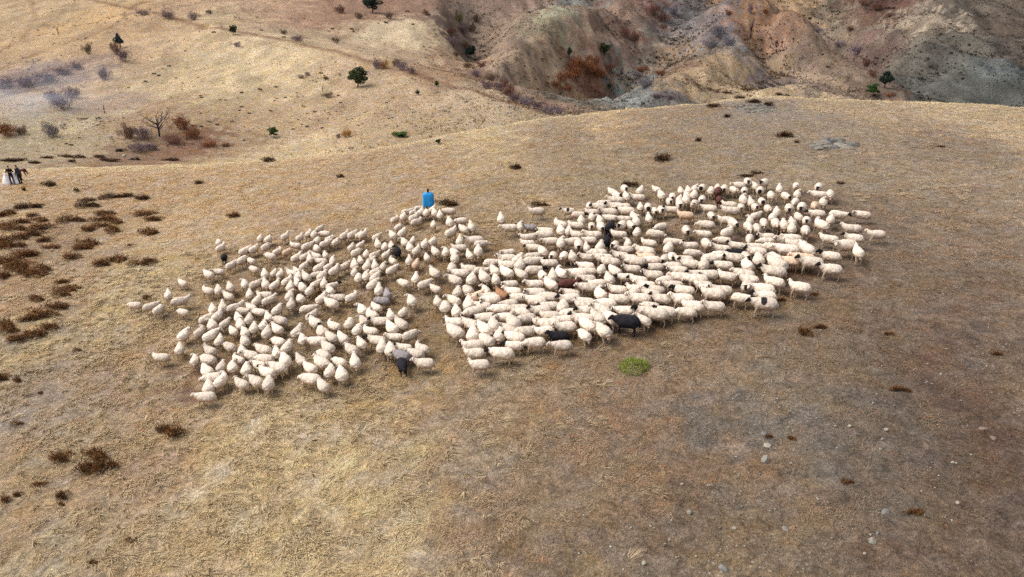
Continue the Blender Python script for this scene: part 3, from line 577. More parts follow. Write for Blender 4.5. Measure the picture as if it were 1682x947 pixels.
for i, r in enumerate(rec):
    lb = base[i]
    near_ = True
    if cnt[lb] > 1:
        d = cur - cur[i]; dist = np.hypot(d[:, 0], d[:, 1] * 1.3); best = None
        for j in np.argsort(dist)[1:12]:
            if rec[j][3] != 'w' and dist[j] < 42:
                best = j; break
        reg = region(r[0], r[1]).replace(', upper rows', ' upper rows').replace(', middle rows', ' middle rows').replace(', lower rows', ' lower rows')
        if best is not None:
            dx, dy = -d[best]; rel = ('right of' if dx > 0 else 'left of') if abs(dx) > abs(dy) * 1.2 else ('below' if dy > 0 else 'above')
            near = 'just ' if dist[best] < 20 else ''
            lb = f"{LOOK[r[3]]} {FACE[r[2]]}, {near}{rel} a {MK[rec[best][3]]}, {region(r[0], r[1]).split(', ')[0]}{'' if ',' not in region(r[0], r[1]) else ' ' + region(r[0], r[1]).split(', ')[-1]}"
    w_ = lb.split()
    if len(w_) > 16: lb = lb.replace('cream-white sheep', 'white sheep').replace('heading ', '').replace(' part', '').replace(' with a black face', ', black-faced').replace('in the ', '')
    labels.append(lb)
ids = sorted(single)
for _ in range(2):
    by = {}
    for i in ids: by.setdefault(labels[i], []).append(i)
    for lb, m in by.items():
        if 1 < len(m) <= 6:
            m.sort(key=lambda i: cur[i, 0]); names = {2: ['left', 'right'], 3: ['left', 'middle', 'right']}.get(len(m), ['first', 'second', 'third', 'fourth', 'fifth', 'last'][:len(m)])
            short = lb if len(lb.split()) <= 12 else lb.replace('cream-white sheep', 'sheep').replace('heading ', '')
            for q, i in enumerate(m): labels[i] = ' '.join((short.rstrip(',') + (f', {names[q]}most one' if len(m) == 2 else f', {names[q]} one' if len(m) == 3 else f', {names[q]} from left')).replace('middlemost', 'middle').split())
def squeeze(l):
    for a, b in (('cream-white sheep', 'sheep'), ('white sheep with a black face', 'black-faced sheep'), ('heading ', ''), ('in the ', ''), (' rows', ''), ('on the ', ''), (' of the flock', ''), (' by the bare gap', ' by gap'), (' with black head and neck', ', black-necked'), (' with a brown face', ', brown-faced'), (' by gap', ''), ('first from', '1st from'), ('just ', ''), (' with black spots', ' spotted'), (' from left', ' from left'), (' near its left corner', ' left corner'), (' side', ''), (' outer', ''), (' a ', ' ')):
        if len(l.split()) <= 16: break
        l = l.replace(a, b)
    return l
labels = [squeeze(l) for l in labels]
for i in single:
    while len(labels[i].split()) > 16: labels[i] = ' '.join(w for k, w in enumerate(labels[i].split()) if k != max(q for q, v in enumerate(labels[i].split()) if v in ('the', 'of', 'near', 'front', 'its', 'white', 'a', 'facing')))
labels = [l if len(l.split()) <= 16 else l.replace('sheep with a black face', 'black-faced sheep').replace('in the ', '') for l in labels]
poses_for = {'N': ['up', 'level', 'level', 'low', 'turn_left', 'turn_right'], 'S': ['level', 'up', 'low'], 'E': ['up', 'level', 'low'], 'W': ['up', 'level', 'low', 'turn_right', 'turn_left']}
FV, FF, FC, off = [], [], [], 0
for i, r in enumerate(rec):
    x, y = pos[i]; z = float(height(x, y)); coat = r[3]
    if coat == 'w' and r[2] in ('W', 'S', 'E', 'SW') and r[0] > 700 and random.random() < .42: coat = random.choice(['p', 'p', 'k'])
    key = r[2] if r[2] in poses_for else ('N' if 'N' in r[2] else 'W')
    pose = random.choice(poses_for[key]) if coat not in 'mkv' else random.choice(['up', 'level'])
    me = sheep_mesh(pose, random.randint(0, 1), coat, random.randint(0, 1) if coat == 'w' else 0)
    s = random.uniform(.82, 1.03) * (1.12 if r[0] > 1240 and r[1] > 400 else 1.0)
    if coat == 'B' and r[0] > 1000 and r[1] > 500: s = 1.12
    if r[0] < 730: s *= .89
    lx = .85
    if i in single:
        o = bpy.data.objects.new('sheep', me); C.objects.link(o)
        o.location = (x, y, z - .02); o.rotation_euler = (0, 0, hd[i]); o.scale = (s * lx, s * random.uniform(1.06, 1.22), s)
        tag(o, labels[i], 'sheep', 'sheep of the flock on the hillside')
    else:
        V = np.zeros(len(me.vertices) * 3, np.float32); me.vertices.foreach_get('co', V); V = V.reshape(-1, 3) * np.array((s * lx, s, s))
        c_, s_ = math.cos(hd[i]), math.sin(hd[i]); W = np.stack([V[:, 0] * c_ - V[:, 1] * s_ + x, V[:, 0] * s_ + V[:, 1] * c_ + y, V[:, 2] + z - .02], 1)
        cc = np.zeros(len(V) * 4, np.float32); me.color_attributes['cover'].data.foreach_get('color', cc)
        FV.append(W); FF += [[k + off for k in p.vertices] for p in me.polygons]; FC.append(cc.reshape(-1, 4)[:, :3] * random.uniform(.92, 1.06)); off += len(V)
if FV:
    me = bpy.data.meshes.new('sheep_flock'); me.from_pydata(np.vstack(FV).tolist(), [], FF); me.update()
    me.polygons.foreach_set('use_smooth', np.ones(len(me.polygons), bool)); set_cover(me, np.vstack(FC)); me.materials.append(WOOL)
    tag(link('sheep_flock', me), 'far rows of white sheep packed along the upper side of the flock', 'sheep flock', kind='stuff')
print('SHEEP', len(rec), 'single', len(single), 'distinct labels', len(set(labels[i] for i in single)))

# ------------------------------------------------------------------ plants
def leafcloud(n, rad, size, pal, seed, stems=0, flat=1.0, up=0.0, hollow=0.5, lobes=5):
    """leaf and twig faces spread through several uneven lobes; unit radius, base on z=0"""
    r = np.random.default_rng(seed)
    lc = r.normal(0, .38, (lobes, 3)); lc[:, 2] = np.abs(lc[:, 2]) * .8 + .35; lr = r.uniform(.32, .58, lobes)
    k = r.integers(0, lobes, n); d = r.normal(size=(n, 3)); d /= np.linalg.norm(d, axis=1, keepdims=True)
    p = lc[k] + d * (lr[k] * r.uniform(hollow, 1, n) ** .6)[:, None]
    p[:, 2] = np.abs(p[:, 2]) * flat; a = r.normal(size=(n, 3)); a[:, 2] += up; a /= np.linalg.norm(a, axis=1, keepdims=True)
    b = np.cross(a, r.normal(size=(n, 3))); b /= np.linalg.norm(b, axis=1, keepdims=True)
    s = size * r.uniform(.5, 1.4, n)[:, None]; asp = rad
    V = np.stack([p - a * s - b * s * asp, p + a * s * .2 - b * s * asp * 1.1, p + a * s * 1.2, p - a * s * .3 + b * s * asp], 1).reshape(-1, 3)
    F = np.arange(len(V)).reshape(-1, 4); pal = np.array([lin(c) for c in pal]) * .8
    kc = (k + r.integers(0, 2, n)) % len(pal); c = np.repeat(pal[kc] * r.uniform(.7, 1.25, n)[:, None], 4, 0)
    return V, F, c
def twigs(n, pal, seed, w=.02, spread=.8, hgt=1.0, base=.15, fork=3):
    """upright bare twigs fanning from the ground, each with short side twigs"""
    r = np.random.default_rng(seed); V, c = [], []; pal = np.array([lin(q) for q in pal]) * .8
    for i in range(n):
        a = r.uniform(0, 6.283); b0 = np.array([math.cos(a), math.sin(a), 0]) * base * r.random() ** .5 * 2
        d = np.array([math.cos(a) * spread * r.random(), math.sin(a) * spread * r.random(), hgt * r.uniform(.55, 1)]); col = pal[r.integers(len(pal))] * r.uniform(.7, 1.2)
        segs = [(b0, b0 + d, w)] + [(b0 + d * t, b0 + d * t + (d * .35 + r.normal(0, .16, 3)) * (1.2 - t), w * .6) for t in r.uniform(.25, .9, fork)]
        for p0, p1, ww in segs:
            s = np.cross(p1 - p0, r.normal(size=3)); s = s / (np.linalg.norm(s) + 1e-6) * ww
            V += [p0 - s, p0 + s, p1 + s * .3, p1 - s * .3]; c += [col] * 4
    V = np.array(V); V[:, 2] = np.maximum(V[:, 2], -.05); return V, np.arange(len(V)).reshape(-1, 4), np.array(c)
def join(*parts):
    V = np.vstack([p[0] for p in parts]); c = np.vstack([p[2] for p in parts]); F, o = [], 0
    for p in parts: F.append(p[1] + o); o += len(p[0])
    return V, np.vstack(F), c
def tube(pts, rad, col, seg=7):
    Vs, Fs = [], []; loft(Vs, Fs, pts, rad, seg); V = np.vstack(Vs); F = np.array([f if len(f) == 4 else f + [f[2]] for f in Fs]); return V, F, np.tile(lin(col) * .8, (len(V), 1))
def mk(name, data, mat=PLANT, smooth=False):
    V, F, c = data; me = bpy.data.meshes.new(name); me.from_pydata([tuple(v) for v in V], [], [list(dict.fromkeys(int(i) for i in f)) for f in F]); me.update(); set_cover(me, np.clip(c, .005, .8)); me.materials.append(mat)
    if smooth: me.polygons.foreach_set('use_smooth', np.ones(len(me.polygons), bool))
    return me

# low dead-looking shrubs
JP = [(104, 68, 38), (80, 50, 28), (134, 92, 52), (64, 42, 28), (112, 82, 46)]
def low_shrub_mesh(seed, tone=1.0):
    r = np.random.default_rng(seed); V, c = [], []; pal = np.array([lin(q) for q in JP]) * .85 * tone
    for k in range(int(r.integers(6, 10))):                    # several flat mats with gaps of grass between them
        a = r.uniform(0, 6.283); q = r.random() ** .5 * .72; cx, cy = math.cos(a) * q, math.sin(a) * q; ra, rb = r.uniform(.22, .46), r.uniform(.12, .30); th = r.normal(0, .35); hk = r.uniform(.25, .60); pk = r.integers(len(pal))
        for i in range(150):
            u = r.uniform(0, 6.283); e = r.random() ** .5; lx, ly = math.cos(u) * e * ra, math.sin(u) * e * rb
            p0 = np.array([cx + lx * math.cos(th) - ly * math.sin(th), cy + lx * math.sin(th) + ly * math.cos(th), hk * (1 - e * .75) * r.uniform(.3, 1)])
            d = np.array([math.cos(u + th) * .14 + r.normal(0, .09), math.sin(u + th) * .12 + r.normal(0, .07), r.normal(.04, .06)]); w = np.array([-d[1], d[0], r.normal(0, .02)]); w = w / np.linalg.norm(w) * r.uniform(.010, .034)
            V += [p0 - w * .5, p0 + d * .5 - w, p0 + d, p0 + d * .5 + w]; c += [pal[(pk + r.integers(0, 2)) % len(pal)] * r.uniform(.5, 1.6)] * 4
    return np.array(V), np.arange(len(V)).reshape(-1, 4), np.array(c)
LOWS = [mk('low_shrub', low_shrub_mesh(s)) for s in range(6)]; LOWD = [mk('low_shrub', low_shrub_mesh(s, .42)) for s in range(6)]
SH = []
def addw(ox, oy, s, lst):
    for e in lst.split(';'):
        v = [float(q) for q in e.split()]; SH.append((ox + v[0] / s, oy + v[1] / s, v[2] / s, v[3] / s))
addw(0, 240, 5.26, '420 325 95 42;960 432 190 34;1100 425 90 30;1235 445 110 45;240 515 150 50;345 510 80 45;750 460 110 30;750 500 180 50;70 575 90 60;10 590 60 50;300 590 90 35;220 640 150 50;340 630 130 45;600 630 200 55;900 580 150 45;910 625 190 50;1290 575 190 40;1360 620 150 45;1000 650 90 45;860 680 140 45;960 720 110 80;760 715 110 50;400 690 200 60;330 745 150 55;1280 735 140 70;130 700 200 60;40 690 90 60;180 780 120 60;60 800 110 80;410 800 110 55;760 830 180 60;720 870 140 45;40 860 110 70;160 850 140 50;250 930 170 60;1130 850 36 22;205 375 34 16;660 385 40 14;620 130 60 18;300 140 110 22')
addw(0, 400, 3.947, '490 80 110 45;690 110 100 70;760 95 100 60;890 125 110 35;970 115 80 45;180 65 150 45;100 100 130 45;150 125 150 55;110 165 120 50;270 155 90 50;220 195 130 60;20 200 70 70;10 110 60 50;430 238 90 32;440 290 130 40;400 320 110 45;230 355 90 42;380 405 130 50;310 450 170 60;220 475 120 50;30 520 100 60;60 555 110 60;320 540 85 50;240 580 130 50;150 605 140 50;30 860 80 55;110 880 50 40;500 690 55 22;950 350 55 34;340 20 110 25;560 15 120 35')
addw(0, 620, 2.895, '310 365 105 72;450 360 120 60;500 410 110 70;430 430 120 70;780 245 70 50;850 250 90 70;310 550 62 55;440 875 42 32;620 772 55 22;185 510 70 16;195 72 26 16;40 575 50 40;95 550 50 35;290 600 40 20;80 215 60 24')
addw(0, 0, 1, '440 263 22 8;848 274 20 9;1093 258 32 11;1292 220 28 10;733 333 34 11;885 335 32 8;1035 303 26 9;385 353 22 9;1176 173 26 5;1195 190 12 5;1214 160 16 7;1228 147 36 5;1285 154 20 6;1240 166 24 6;1265 170 18 7;1148 229 11 6;1225 288 26 5;1242 283 22 5;1195 152 14 4;14 263 30 4;38 262 22 4;82 258 24 4;108 256 26 5;130 257 20 6;162 257 20 5;172 262 16 5;190 263 24 6;201 246 16 6;280 262 24 4;225 261 12 4;1322 545 20 16;1348 536 24 8;1310 232 10 4;1475 636 26 10;1488 640 14 7;1262 716 14 7;1460 548 16 6;1285 492 16 6;1340 482 18 5;1640 580 20 6;1500 840 30 10;1390 790 22 9;1300 720 14 6;560 290 14 4;330 300 16 4;1120 315 12 4;1545 240 12 4;1380 300 14 5')
shp = hit([s[0] for s in SH], [s[1] + s[3] * .30 for s in SH])
def where(px, py):
    v = 'far' if py < 300 else 'middle' if py < 520 else 'near'
    if py < 210 and px > 1000: return 'on the stony crest'
    if py < 270: return 'along the left skyline of the hill' if px < 320 else 'near the crest of the hill'
    if px > 1250: return 'on the brown ground right of the flock'
    if px < 130: return 'at the left edge, ' + ('above the bare slope' if py < 420 else 'in the dense patch' if py < 560 else 'on the open slope')
    if px < 330: return 'on the left slope ' + ('above the flock' if py < 420 else 'beside the flock' if py < 600 else 'below the flock')
    return 'on open grass behind the flock' if py < 400 else 'on the open grass'
cn = Counter()
for i, (px, py, w, h_) in enumerate(SH):
    x, y, z, t = shp[i]; o = bpy.data.objects.new('low_shrub', (LOWD if py < 345 else LOWS)[i % 6]); C.objects.link(o)
    rw = w * t / FPX / 2 * (1.45 if px < 300 and 300 < py < 620 else 1.2); sinp = max((CAM_Z - z) / t, .15)
    ry_ = max(rw * .55, min(rw * 1.1, h_ * t / FPX / sinp * .42)); hz = min(.6, max(.22 if y < 60 else .42, h_ * t / FPX * 1.15))
    o.location = (x, y, z - .02); o.rotation_euler = (0, 0, random.uniform(-.25, .25)); o.scale = (rw, ry_, hz * 2.1)
    size = 'tiny' if w * t / FPX < .7 else 'small' if w * t / FPX < 1.3 else 'wide' if w > 2.6 * h_ else 'bushy'
    tag(o, f'{size} low brown shrub {where(px, py)}', 'shrub', 'low brown shrubs on the near hill')

# green cushion plant
x, y, z, t = hit(1043, 606)[0]
_r = np.random.default_rng(5); _n = 5200; _u = _r.normal(size=(_n, 3)); _u /= np.linalg.norm(_u, axis=1, keepdims=True); _u[:, 2] = np.abs(_u[:, 2]); _a = np.arctan2(_u[:, 1], _u[:, 0])
_p = _u * (_r.uniform(.78, 1.0, _n) * (1 + .08 * np.sin(3 * _a + 1) + .05 * np.sin(7 * _a)) * (1 + .25 * fbm(_u[:, 0] * 4, _u[:, 1] * 4, 8, 3)))[:, None]
_d = _u * .5 + _r.normal(0, .5, (_n, 3)); _d /= np.linalg.norm(_d, axis=1, keepdims=True); _b2 = np.cross(_d, _r.normal(size=(_n, 3))); _b2 /= np.linalg.norm(_b2, axis=1, keepdims=True); _s = .06 * _r.uniform(.6, 1.3, _n)[:, None]
_V = np.stack([_p, _p + _d * _s * .5 - _b2 * _s * .35, _p + _d * _s, _p + _d * _s * .5 + _b2 * _s * .35], 1).reshape(-1, 3)
_c = np.array([lin(q) for q in ((150, 164, 62), (122, 140, 50), (168, 178, 80), (98, 114, 44))])[_r.integers(0, 4, _n)] * .8 * _r.uniform(.75, 1.2, _n)[:, None]
o = link('cushion_plant', mk('cushion_plant', (_V, np.arange(len(_V)).reshape(-1, 4), np.repeat(_c, 4, 0))))
o.location = (x, y, z - .03); o.scale = (.64, .50, .50); tag(o, 'bright green cushion plant alone on bare ground below the flock', 'plant')

# evergreens: trunk and crown
def conifer(px, py, hpx, wpx, label, pal, seed, shape='round', name='pine_tree', n=1500):
    x, y, z, t = hit(px, py)[0]; Hh = hpx * t / FPX * 1.02; W = wpx * t / FPX / 2
    e = link(name, None); e.location = (x, y, z - .05)
    tr = mk('trunk', join(tube([(0, 0, 0), (.03 * Hh, 0, Hh * .35), (0, 0, Hh * .85)], [Hh * .035, Hh * .024, Hh * .008], (92, 70, 54)),
                          *[tube([(0, 0, Hh * q), (math.cos(a) * W * .6, math.sin(a) * W * .6, Hh * (q + .12))], [Hh * .014, Hh * .004], (88, 68, 54), 5) for q, a in ((.3, .4), (.38, 2.5), (.45, 4.2), (.52, 5.5), (.6, 1.4))]))
    link('trunk', tr, e)
    rs = np.random.default_rng(seed); n *= 3; nl = 26; lc = rs.normal(size=(nl, 3)); lc /= np.linalg.norm(lc, axis=1, keepdims=True); lc *= rs.uniform(.25, .78, nl)[:, None]
    kk = rs.integers(0, nl, n); dd = rs.normal(size=(n, 3)); dd /= np.linalg.norm(dd, axis=1, keepdims=True); p = lc[kk] + dd * (rs.uniform(.16, .34, nl)[kk] * rs.uniform(.3, 1, n) ** .5)[:, None] * np.array([1.15, 1.15, .8])
    a_ = rs.normal(size=(n, 3)) + np.array([0, 0, .5]); a_ /= np.linalg.norm(a_, axis=1, keepdims=True); b_ = np.cross(a_, rs.normal(size=(n, 3))); b_ /= np.linalg.norm(b_, axis=1, keepdims=True); s_ = .07 * rs.uniform(.6, 1.4, n)[:, None]
    V = np.stack([p - a_ * s_, p - b_ * s_ * .4, p + a_ * s_, p + b_ * s_ * .4], 1).reshape(-1, 3); F = np.arange(len(V)).reshape(-1, 4)
    pl_ = np.array([lin(q) for q in pal]) * .8; c = np.repeat(pl_[(kk + rs.integers(0, 2, n)) % len(pl_)] * rs.uniform(.7, 1.35, n)[:, None], 4, 0)
    V[:, 2] = (V[:, 2] + 1) / 2
    if shape == 'cone': V[:, :2] *= (1.15 - V[:, 2:3] * .95)
    V = V * np.array([W * 1.08, W * 1.08, Hh * .93]); V[:, 2] += Hh * .07
    link('crown', mk('crown', (V, F, c)), e); tag(e, label, 'tree'); return e
GR = [(74, 84, 50), (56, 68, 42), (92, 98, 60), (46, 58, 40)]; DG = [(52, 66, 56), (40, 54, 48), (66, 80, 64)]
BG_ = [(66, 92, 44), (84, 110, 50), (54, 76, 40)]
conifer(588, 143, 36, 36, 'round green pine alone in the middle of the pale left slope', GR, 1, n=2200)
conifer(993, 91, 22, 22, 'round green pine above the rust-coloured thicket', GR, 2)
conifer(935, 94, 20, 11, 'narrow dark conifer left of the round pine on the far slope', DG, 3, 'cone')
conifer(1452, 144, 30, 24, 'dark tree at the foot of the grey slope', DG, 4)
conifer(1434, 156, 20, 26, 'low bright green tree just over the crest', BG_, 5)
conifer(384, 57, 17, 14, 'small dark tree beside the farm track', GR, 6)
conifer(198, 78, 28, 22, 'blue-green conifer above a bare purple bush', [(58, 70, 74), (46, 58, 62), (70, 82, 84)], 7, 'cone')
conifer(450, 224, 18, 18, 'small bright green pine in the hollow behind the hill', BG_, 8)
conifer(718, 142, 11, 9, 'tiny green sapling right of the round pine', BG_, 9)
conifer(686, 155, 9, 10, 'tiny dark sapling in the bare grass right of the round pine', GR, 10)
conifer(773, 97, 24, 20, 'dark conifer in the mouth of the gully', DG, 11)
conifer(612, 20, 34, 34, 'large dark tree at the top of the far slope', DG, 12)
conifer(1000, 146, 10, 9, 'tiny dark conifer on the blue-grey scree', DG, 13)
conifer(720, 236, 10, 12, 'small dark green bush on the crest of the hill', GR, 14, name='evergreen_bush')
conifer(658, 224, 9, 26, 'low green bush just behind the crest', BG_, 15, name='evergreen_bush')

# bare and coloured bushes
PALS = {'pur': [(122, 100, 106), (104, 84, 92), (138, 116, 118)], 'lil': [(142, 122, 132), (122, 104, 116), (156, 138, 140)], 'rust': [(144, 92, 60), (122, 72, 46), (160, 110, 72), (110, 66, 48)],
        'red': [(120, 82, 68), (104, 70, 62), (136, 96, 78)], 'org': [(182, 132, 66), (164, 112, 56), (196, 152, 84)], 'yel': [(170, 146, 74), (150, 130, 70), (140, 124, 84)], 'brn': [(108, 86, 66), (90, 70, 54), (126, 102, 78)],
        'blu': [(124, 118, 126), (106, 102, 112), (138, 130, 134)], 'olv': [(128, 118, 62), (108, 100, 56), (142, 130, 70)]}
PN = {'pur': 'purple-grey bare bush', 'lil': 'pale lilac bare bush', 'rust': 'rust-brown bush', 'red': 'reddish bare bush', 'org': 'orange autumn bush', 'yel': 'yellow autumn bush', 'brn': 'brown bare bush', 'blu': 'blue-grey bare bush', 'olv': 'olive-yellow bush'}
BM = {}
def bush_mesh(k, v):
    if (k, v) not in BM:
        leafy = k in ('org', 'yel', 'rust', 'olv')
        tw = twigs(60, PALS[k], 100 + v, w=.008, fork=6, spread=.9)
        lf = leafcloud(2600 if leafy else 2400, .30 if leafy else .10, .045 if leafy else .07, PALS[k], 200 + v * 7, up=.8, hollow=.25, lobes=8)
        lf = (lf[0] * np.array([1, 1, .85]), lf[1], lf[2]); BM[(k, v)] = mk('bare_bush', join(tw, lf))
    return BM[(k, v)]
BU = '''172 130 24 24 pur the pale left slope|146 88 14 20 brn the pale left slope|10 142 44 18 pur the dark hollow at far left|45 140 44 18 pur the dark hollow at far left|78 134 40 18 pur the dark hollow at far left|104 122 34 14 pur the dark hollow at far left|126 112 26 12 pur the dark hollow at far left|106 178 44 36 lil the smoky hollow|88 166 30 24 pur the smoky hollow|122 160 24 22 pur the smoky hollow|86 224 32 28 blu the smoky grass behind the hill|14 222 40 28 rust the left edge behind the hill|36 220 24 18 red the left edge behind the hill|192 90 18 26 red the pale left slope|204 100 20 24 pur the pale left slope|276 30 24 16 pur the end of the farm track|318 32 20 14 pur the end of the farm track|236 24 22 9 pur the end of the farm track|212 226 30 28 red the gully behind the hill|236 228 34 26 pur the gully behind the hill|300 212 34 26 rust the gully behind the hill|318 226 30 22 rust the gully behind the hill|286 236 34 18 red the gully behind the hill|345 240 34 12 rust the gully behind the hill|372 240 22 8 red the gully behind the hill|228 248 36 16 pur the crest at left|250 246 26 14 pur the crest at left
620 112 20 20 pur the upper pale slope|632 112 14 16 org the upper pale slope|650 108 16 16 yel the upper pale slope|660 114 24 20 lil the upper pale slope|676 120 18 14 pur the upper pale slope|570 225 22 17 org the crest, behind the flock|556 226 12 10 pur the crest, behind the flock|648 222 12 8 olv the crest, behind the flock
782 124 18 12 pur the creek bed|800 145 24 16 pur the creek bed|806 132 22 14 brn the creek bed|820 148 24 18 pur the creek bed|836 158 26 26 red the creek bed|828 140 18 14 red the creek bed|846 168 24 20 pur the creek bed|862 172 24 16 lil the creek bed|880 178 28 18 pur the creek bed|900 186 30 17 lil the creek bed|918 186 22 13 lil the creek bed|790 110 18 12 red the creek bed|768 110 18 10 brn the creek bed
754 36 16 20 olv the dark gully|762 56 18 20 pur the dark gully|740 58 18 18 red the dark gully|776 52 16 18 brn the dark gully|744 76 20 18 pur the dark gully|766 80 16 16 brn the dark gully|782 36 18 16 brn the dark gully|750 92 16 12 brn the dark gully
925 132 30 20 rust the rust-coloured thicket|945 126 34 24 rust the rust-coloured thicket|968 120 32 24 rust the rust-coloured thicket|985 128 28 22 rust the rust-coloured thicket|950 110 30 20 rust the rust-coloured thicket|975 106 28 18 rust the rust-coloured thicket|1000 116 22 18 red the rust-coloured thicket|932 148 24 12 rust the rust-coloured thicket|912 142 22 12 rust the rust-coloured thicket
1028 60 22 18 red the red-brown shoulder of the far ridge|1042 66 22 18 red the red-brown shoulder of the far ridge|1074 24 24 20 red the red-brown shoulder of the far ridge|1088 34 20 16 red the red-brown shoulder of the far ridge|1106 22 20 16 blu the red-brown shoulder of the far ridge|1055 118 24 12 rust the rim of the grey gully|1085 124 26 12 rust the rim of the grey gully|1060 142 30 20 blu the floor of the grey gully|1046 130 22 16 blu the floor of the grey gully|1180 62 34 28 blu the grey hollow below the top edge|1168 78 30 18 blu the grey hollow below the top edge|1196 74 26 18 blu the grey hollow below the top edge|1078 160 22 9 pur the crest of the hill|1100 162 24 9 pur the crest of the hill
1232 20 14 18 pur the orange ridge top|1258 22 14 10 rust the orange ridge top|1196 24 12 10 rust the orange ridge top|1378 76 18 12 lil the narrow notch|1407 90 20 20 lil the narrow notch|1396 50 14 10 red the narrow notch|1422 108 16 14 red the narrow notch|1342 52 18 8 lil the narrow notch|1432 124 16 12 red the narrow notch|1462 158 18 8 rust the foot of the grey slope|1440 16 22 14 red the top of the grey slope|1418 8 18 12 red the top of the grey slope|1460 28 16 10 red the top of the grey slope
490 66 30 10 pur the wide far slope|466 56 14 10 brn the wide far slope|495 128 14 7 pur the pale left slope|505 124 12 8 pur the pale left slope|535 130 14 8 brn the pale left slope|390 76 16 10 lil the pale left slope|552 70 16 12 brn the wide far slope|560 20 20 14 red the wide far slope|590 30 18 12 brn the wide far slope|640 30 18 12 brn the wide far slope|700 24 14 10 brn the wide far slope|540 160 20 12 brn the pale left slope|345 22 12 8 brn the wide far slope'''
bl = [e.split(None, 5) for ln in BU.splitlines() for e in ln.split('|')]
bh = hit([float(b[0]) for b in bl], [float(b[1]) for b in bl])
tot = Counter((b[4], b[5]) for b in bl)
for i, b in enumerate(bl):
    x, y, z, t = bh[i]; w, h_ = float(b[2]) * t / FPX, float(b[3]) * t / FPX
    o = bpy.data.objects.new('bare_bush', bush_mesh(b[4], i % 3)); C.objects.link(o)
    o.location = (x, y, z - .05); o.rotation_euler = (0, 0, random.uniform(0, 6.28)); o.scale = (w * .56, w * .5, h_ * .85)
    same = [j for j, c in enumerate(bl) if (c[4], c[5]) == (b[4], b[5])]
    sz = ''
    if len(same) == 2: sz = 'leftmost ' if float(b[0]) == min(float(bl[j][0]) for j in same) else 'right-hand '
    elif len(same) > 2:
        q = sorted(same, key=lambda j: float(bl[j][0])).index(i); sz = ['first ', 'second ', 'third ', 'fourth ', 'fifth ', 'sixth ', 'seventh ', 'eighth '][min(q, 7)]
        if q == len(same) - 1: sz = 'last '
    lb = f'{sz}{PN[b[4]]}{" from the left" if sz and sz not in ("leftmost ", "right-hand ") else ""} by {b[5]}'
    tag(o, lb, 'bush', 'bare bushes beyond the hill')

# bare tree in the gully, thin bare saplings
def bare_tree(px, py, hpx, wpx, label, seed, n=9):
    x, y, z, t = hit(px, py)[0]; Hh = hpx * t / FPX; W = wpx * t / FPX / 2; r = random.Random(seed)
    e = link('bare_tree', None); e.location = (x, y, z - .05)
    link('trunk', mk('trunk', tube([(0, 0, 0), (.02 * Hh, 0, Hh * .25), (-.02 * Hh, 0, Hh * .5)], [Hh * .035, Hh * .028, Hh * .015], (66, 52, 48))), e)
    parts = []
    for k in range(n):
        a = r.uniform(0, 6.28); p0 = np.array((0, 0, Hh * r.uniform(.15, .5))); p2 = np.array((math.cos(a) * W * r.uniform(.6, 1), math.sin(a) * W * .8, Hh * r.uniform(.55, 1)))
        pm = p0 * .5 + p2 * .5 + np.array((0, 0, -Hh * .06)); parts.append(tube([p0, pm, p2], [Hh * .016, Hh * .010, Hh * .003], (70, 56, 54), 5))
        for q in range(5):
            tt = r.uniform(.3, 1); s = p0 * (1 - tt) + p2 * tt; parts.append(tube([s, s + np.array((r.gauss(0, W * .22), r.gauss(0, W * .22), Hh * r.uniform(.05, .2)))], [Hh * .006, Hh * .002], (84, 68, 64), 4))
    link('crown', mk('crown', join(*parts)), e); tag(e, label, 'tree')
bare_tree(262, 224, 46, 64, 'dark leafless tree leaning over the gully behind the hill', 3, 14)
bare_tree(172, 186, 20, 6, 'thin bare sapling standing on the pale ground left of the gully', 4, 4)
bare_tree(96, 56, 16, 6, 'thin bare sapling near the upper left tracks', 5, 4)
bare_tree(148, 84, 20, 14, 'small bare tree at upper left of the pale slope', 6, 6)
bare_tree(530, 150, 14, 8, 'thin bare sapling left of the round pine', 8, 4)
bare_tree(1232, 62, 34, 14, 'thin bare tree on the orange ridge', 9, 7)

# small dark shrubs dotted over the far slopes
DS = [mk('far_shrub', leafcloud(160, .4, .16, [(84, 66, 46), (66, 52, 38), (96, 80, 54)], 300 + s, flat=.6, lobes=4)) for s in range(3)]
spots = '280 108;268 112;276 109;290 128;240 134;252 122;262 124;300 136;210 144;330 157;332 160;370 165;362 164;428 147;452 143;398 152;455 162;450 165;470 160;488 152;396 176;394 181;445 182;380 200;318 206;345 200;356 205;330 186;410 186;330 208;490 196;496 204;503 208;530 210;505 186;516 184;402 230;482 212;160 195;166 200;128 194;135 196;142 195;170 206;158 206;110 236;118 238;130 226;600 184;645 193;638 195;560 168;556 157;634 169;640 166;590 206;595 204;615 15;578 48;580 52;622 38;634 37;668 20;705 24;541 51;545 48;679 40;696 76;706 78;700 82;430 50;465 62;540 128;528 120;350 54;358 20;1304 64;1310 70;1500 62;1480 80;1492 90;1505 76;1512 84;1523 96;1535 78;1548 70;1560 88;1566 60;1578 84;1590 74;1602 90;1528 110;1514 128;1545 56;1470 96;1560 40;1600 50;1624 48;1484 60;1540 120;1556 104;1580 130;1600 110;880 130;900 126;876 112;912 108;890 98;862 108;920 96;860 60;850 80;870 20;830 60;1150 100;1142 92;1280 40;1330 30;1360 110;1350 90'
sp = np.array([[float(v) for v in s.split()] for s in spots.split(';')]); hs_ = hit(sp[:, 0], sp[:, 1])
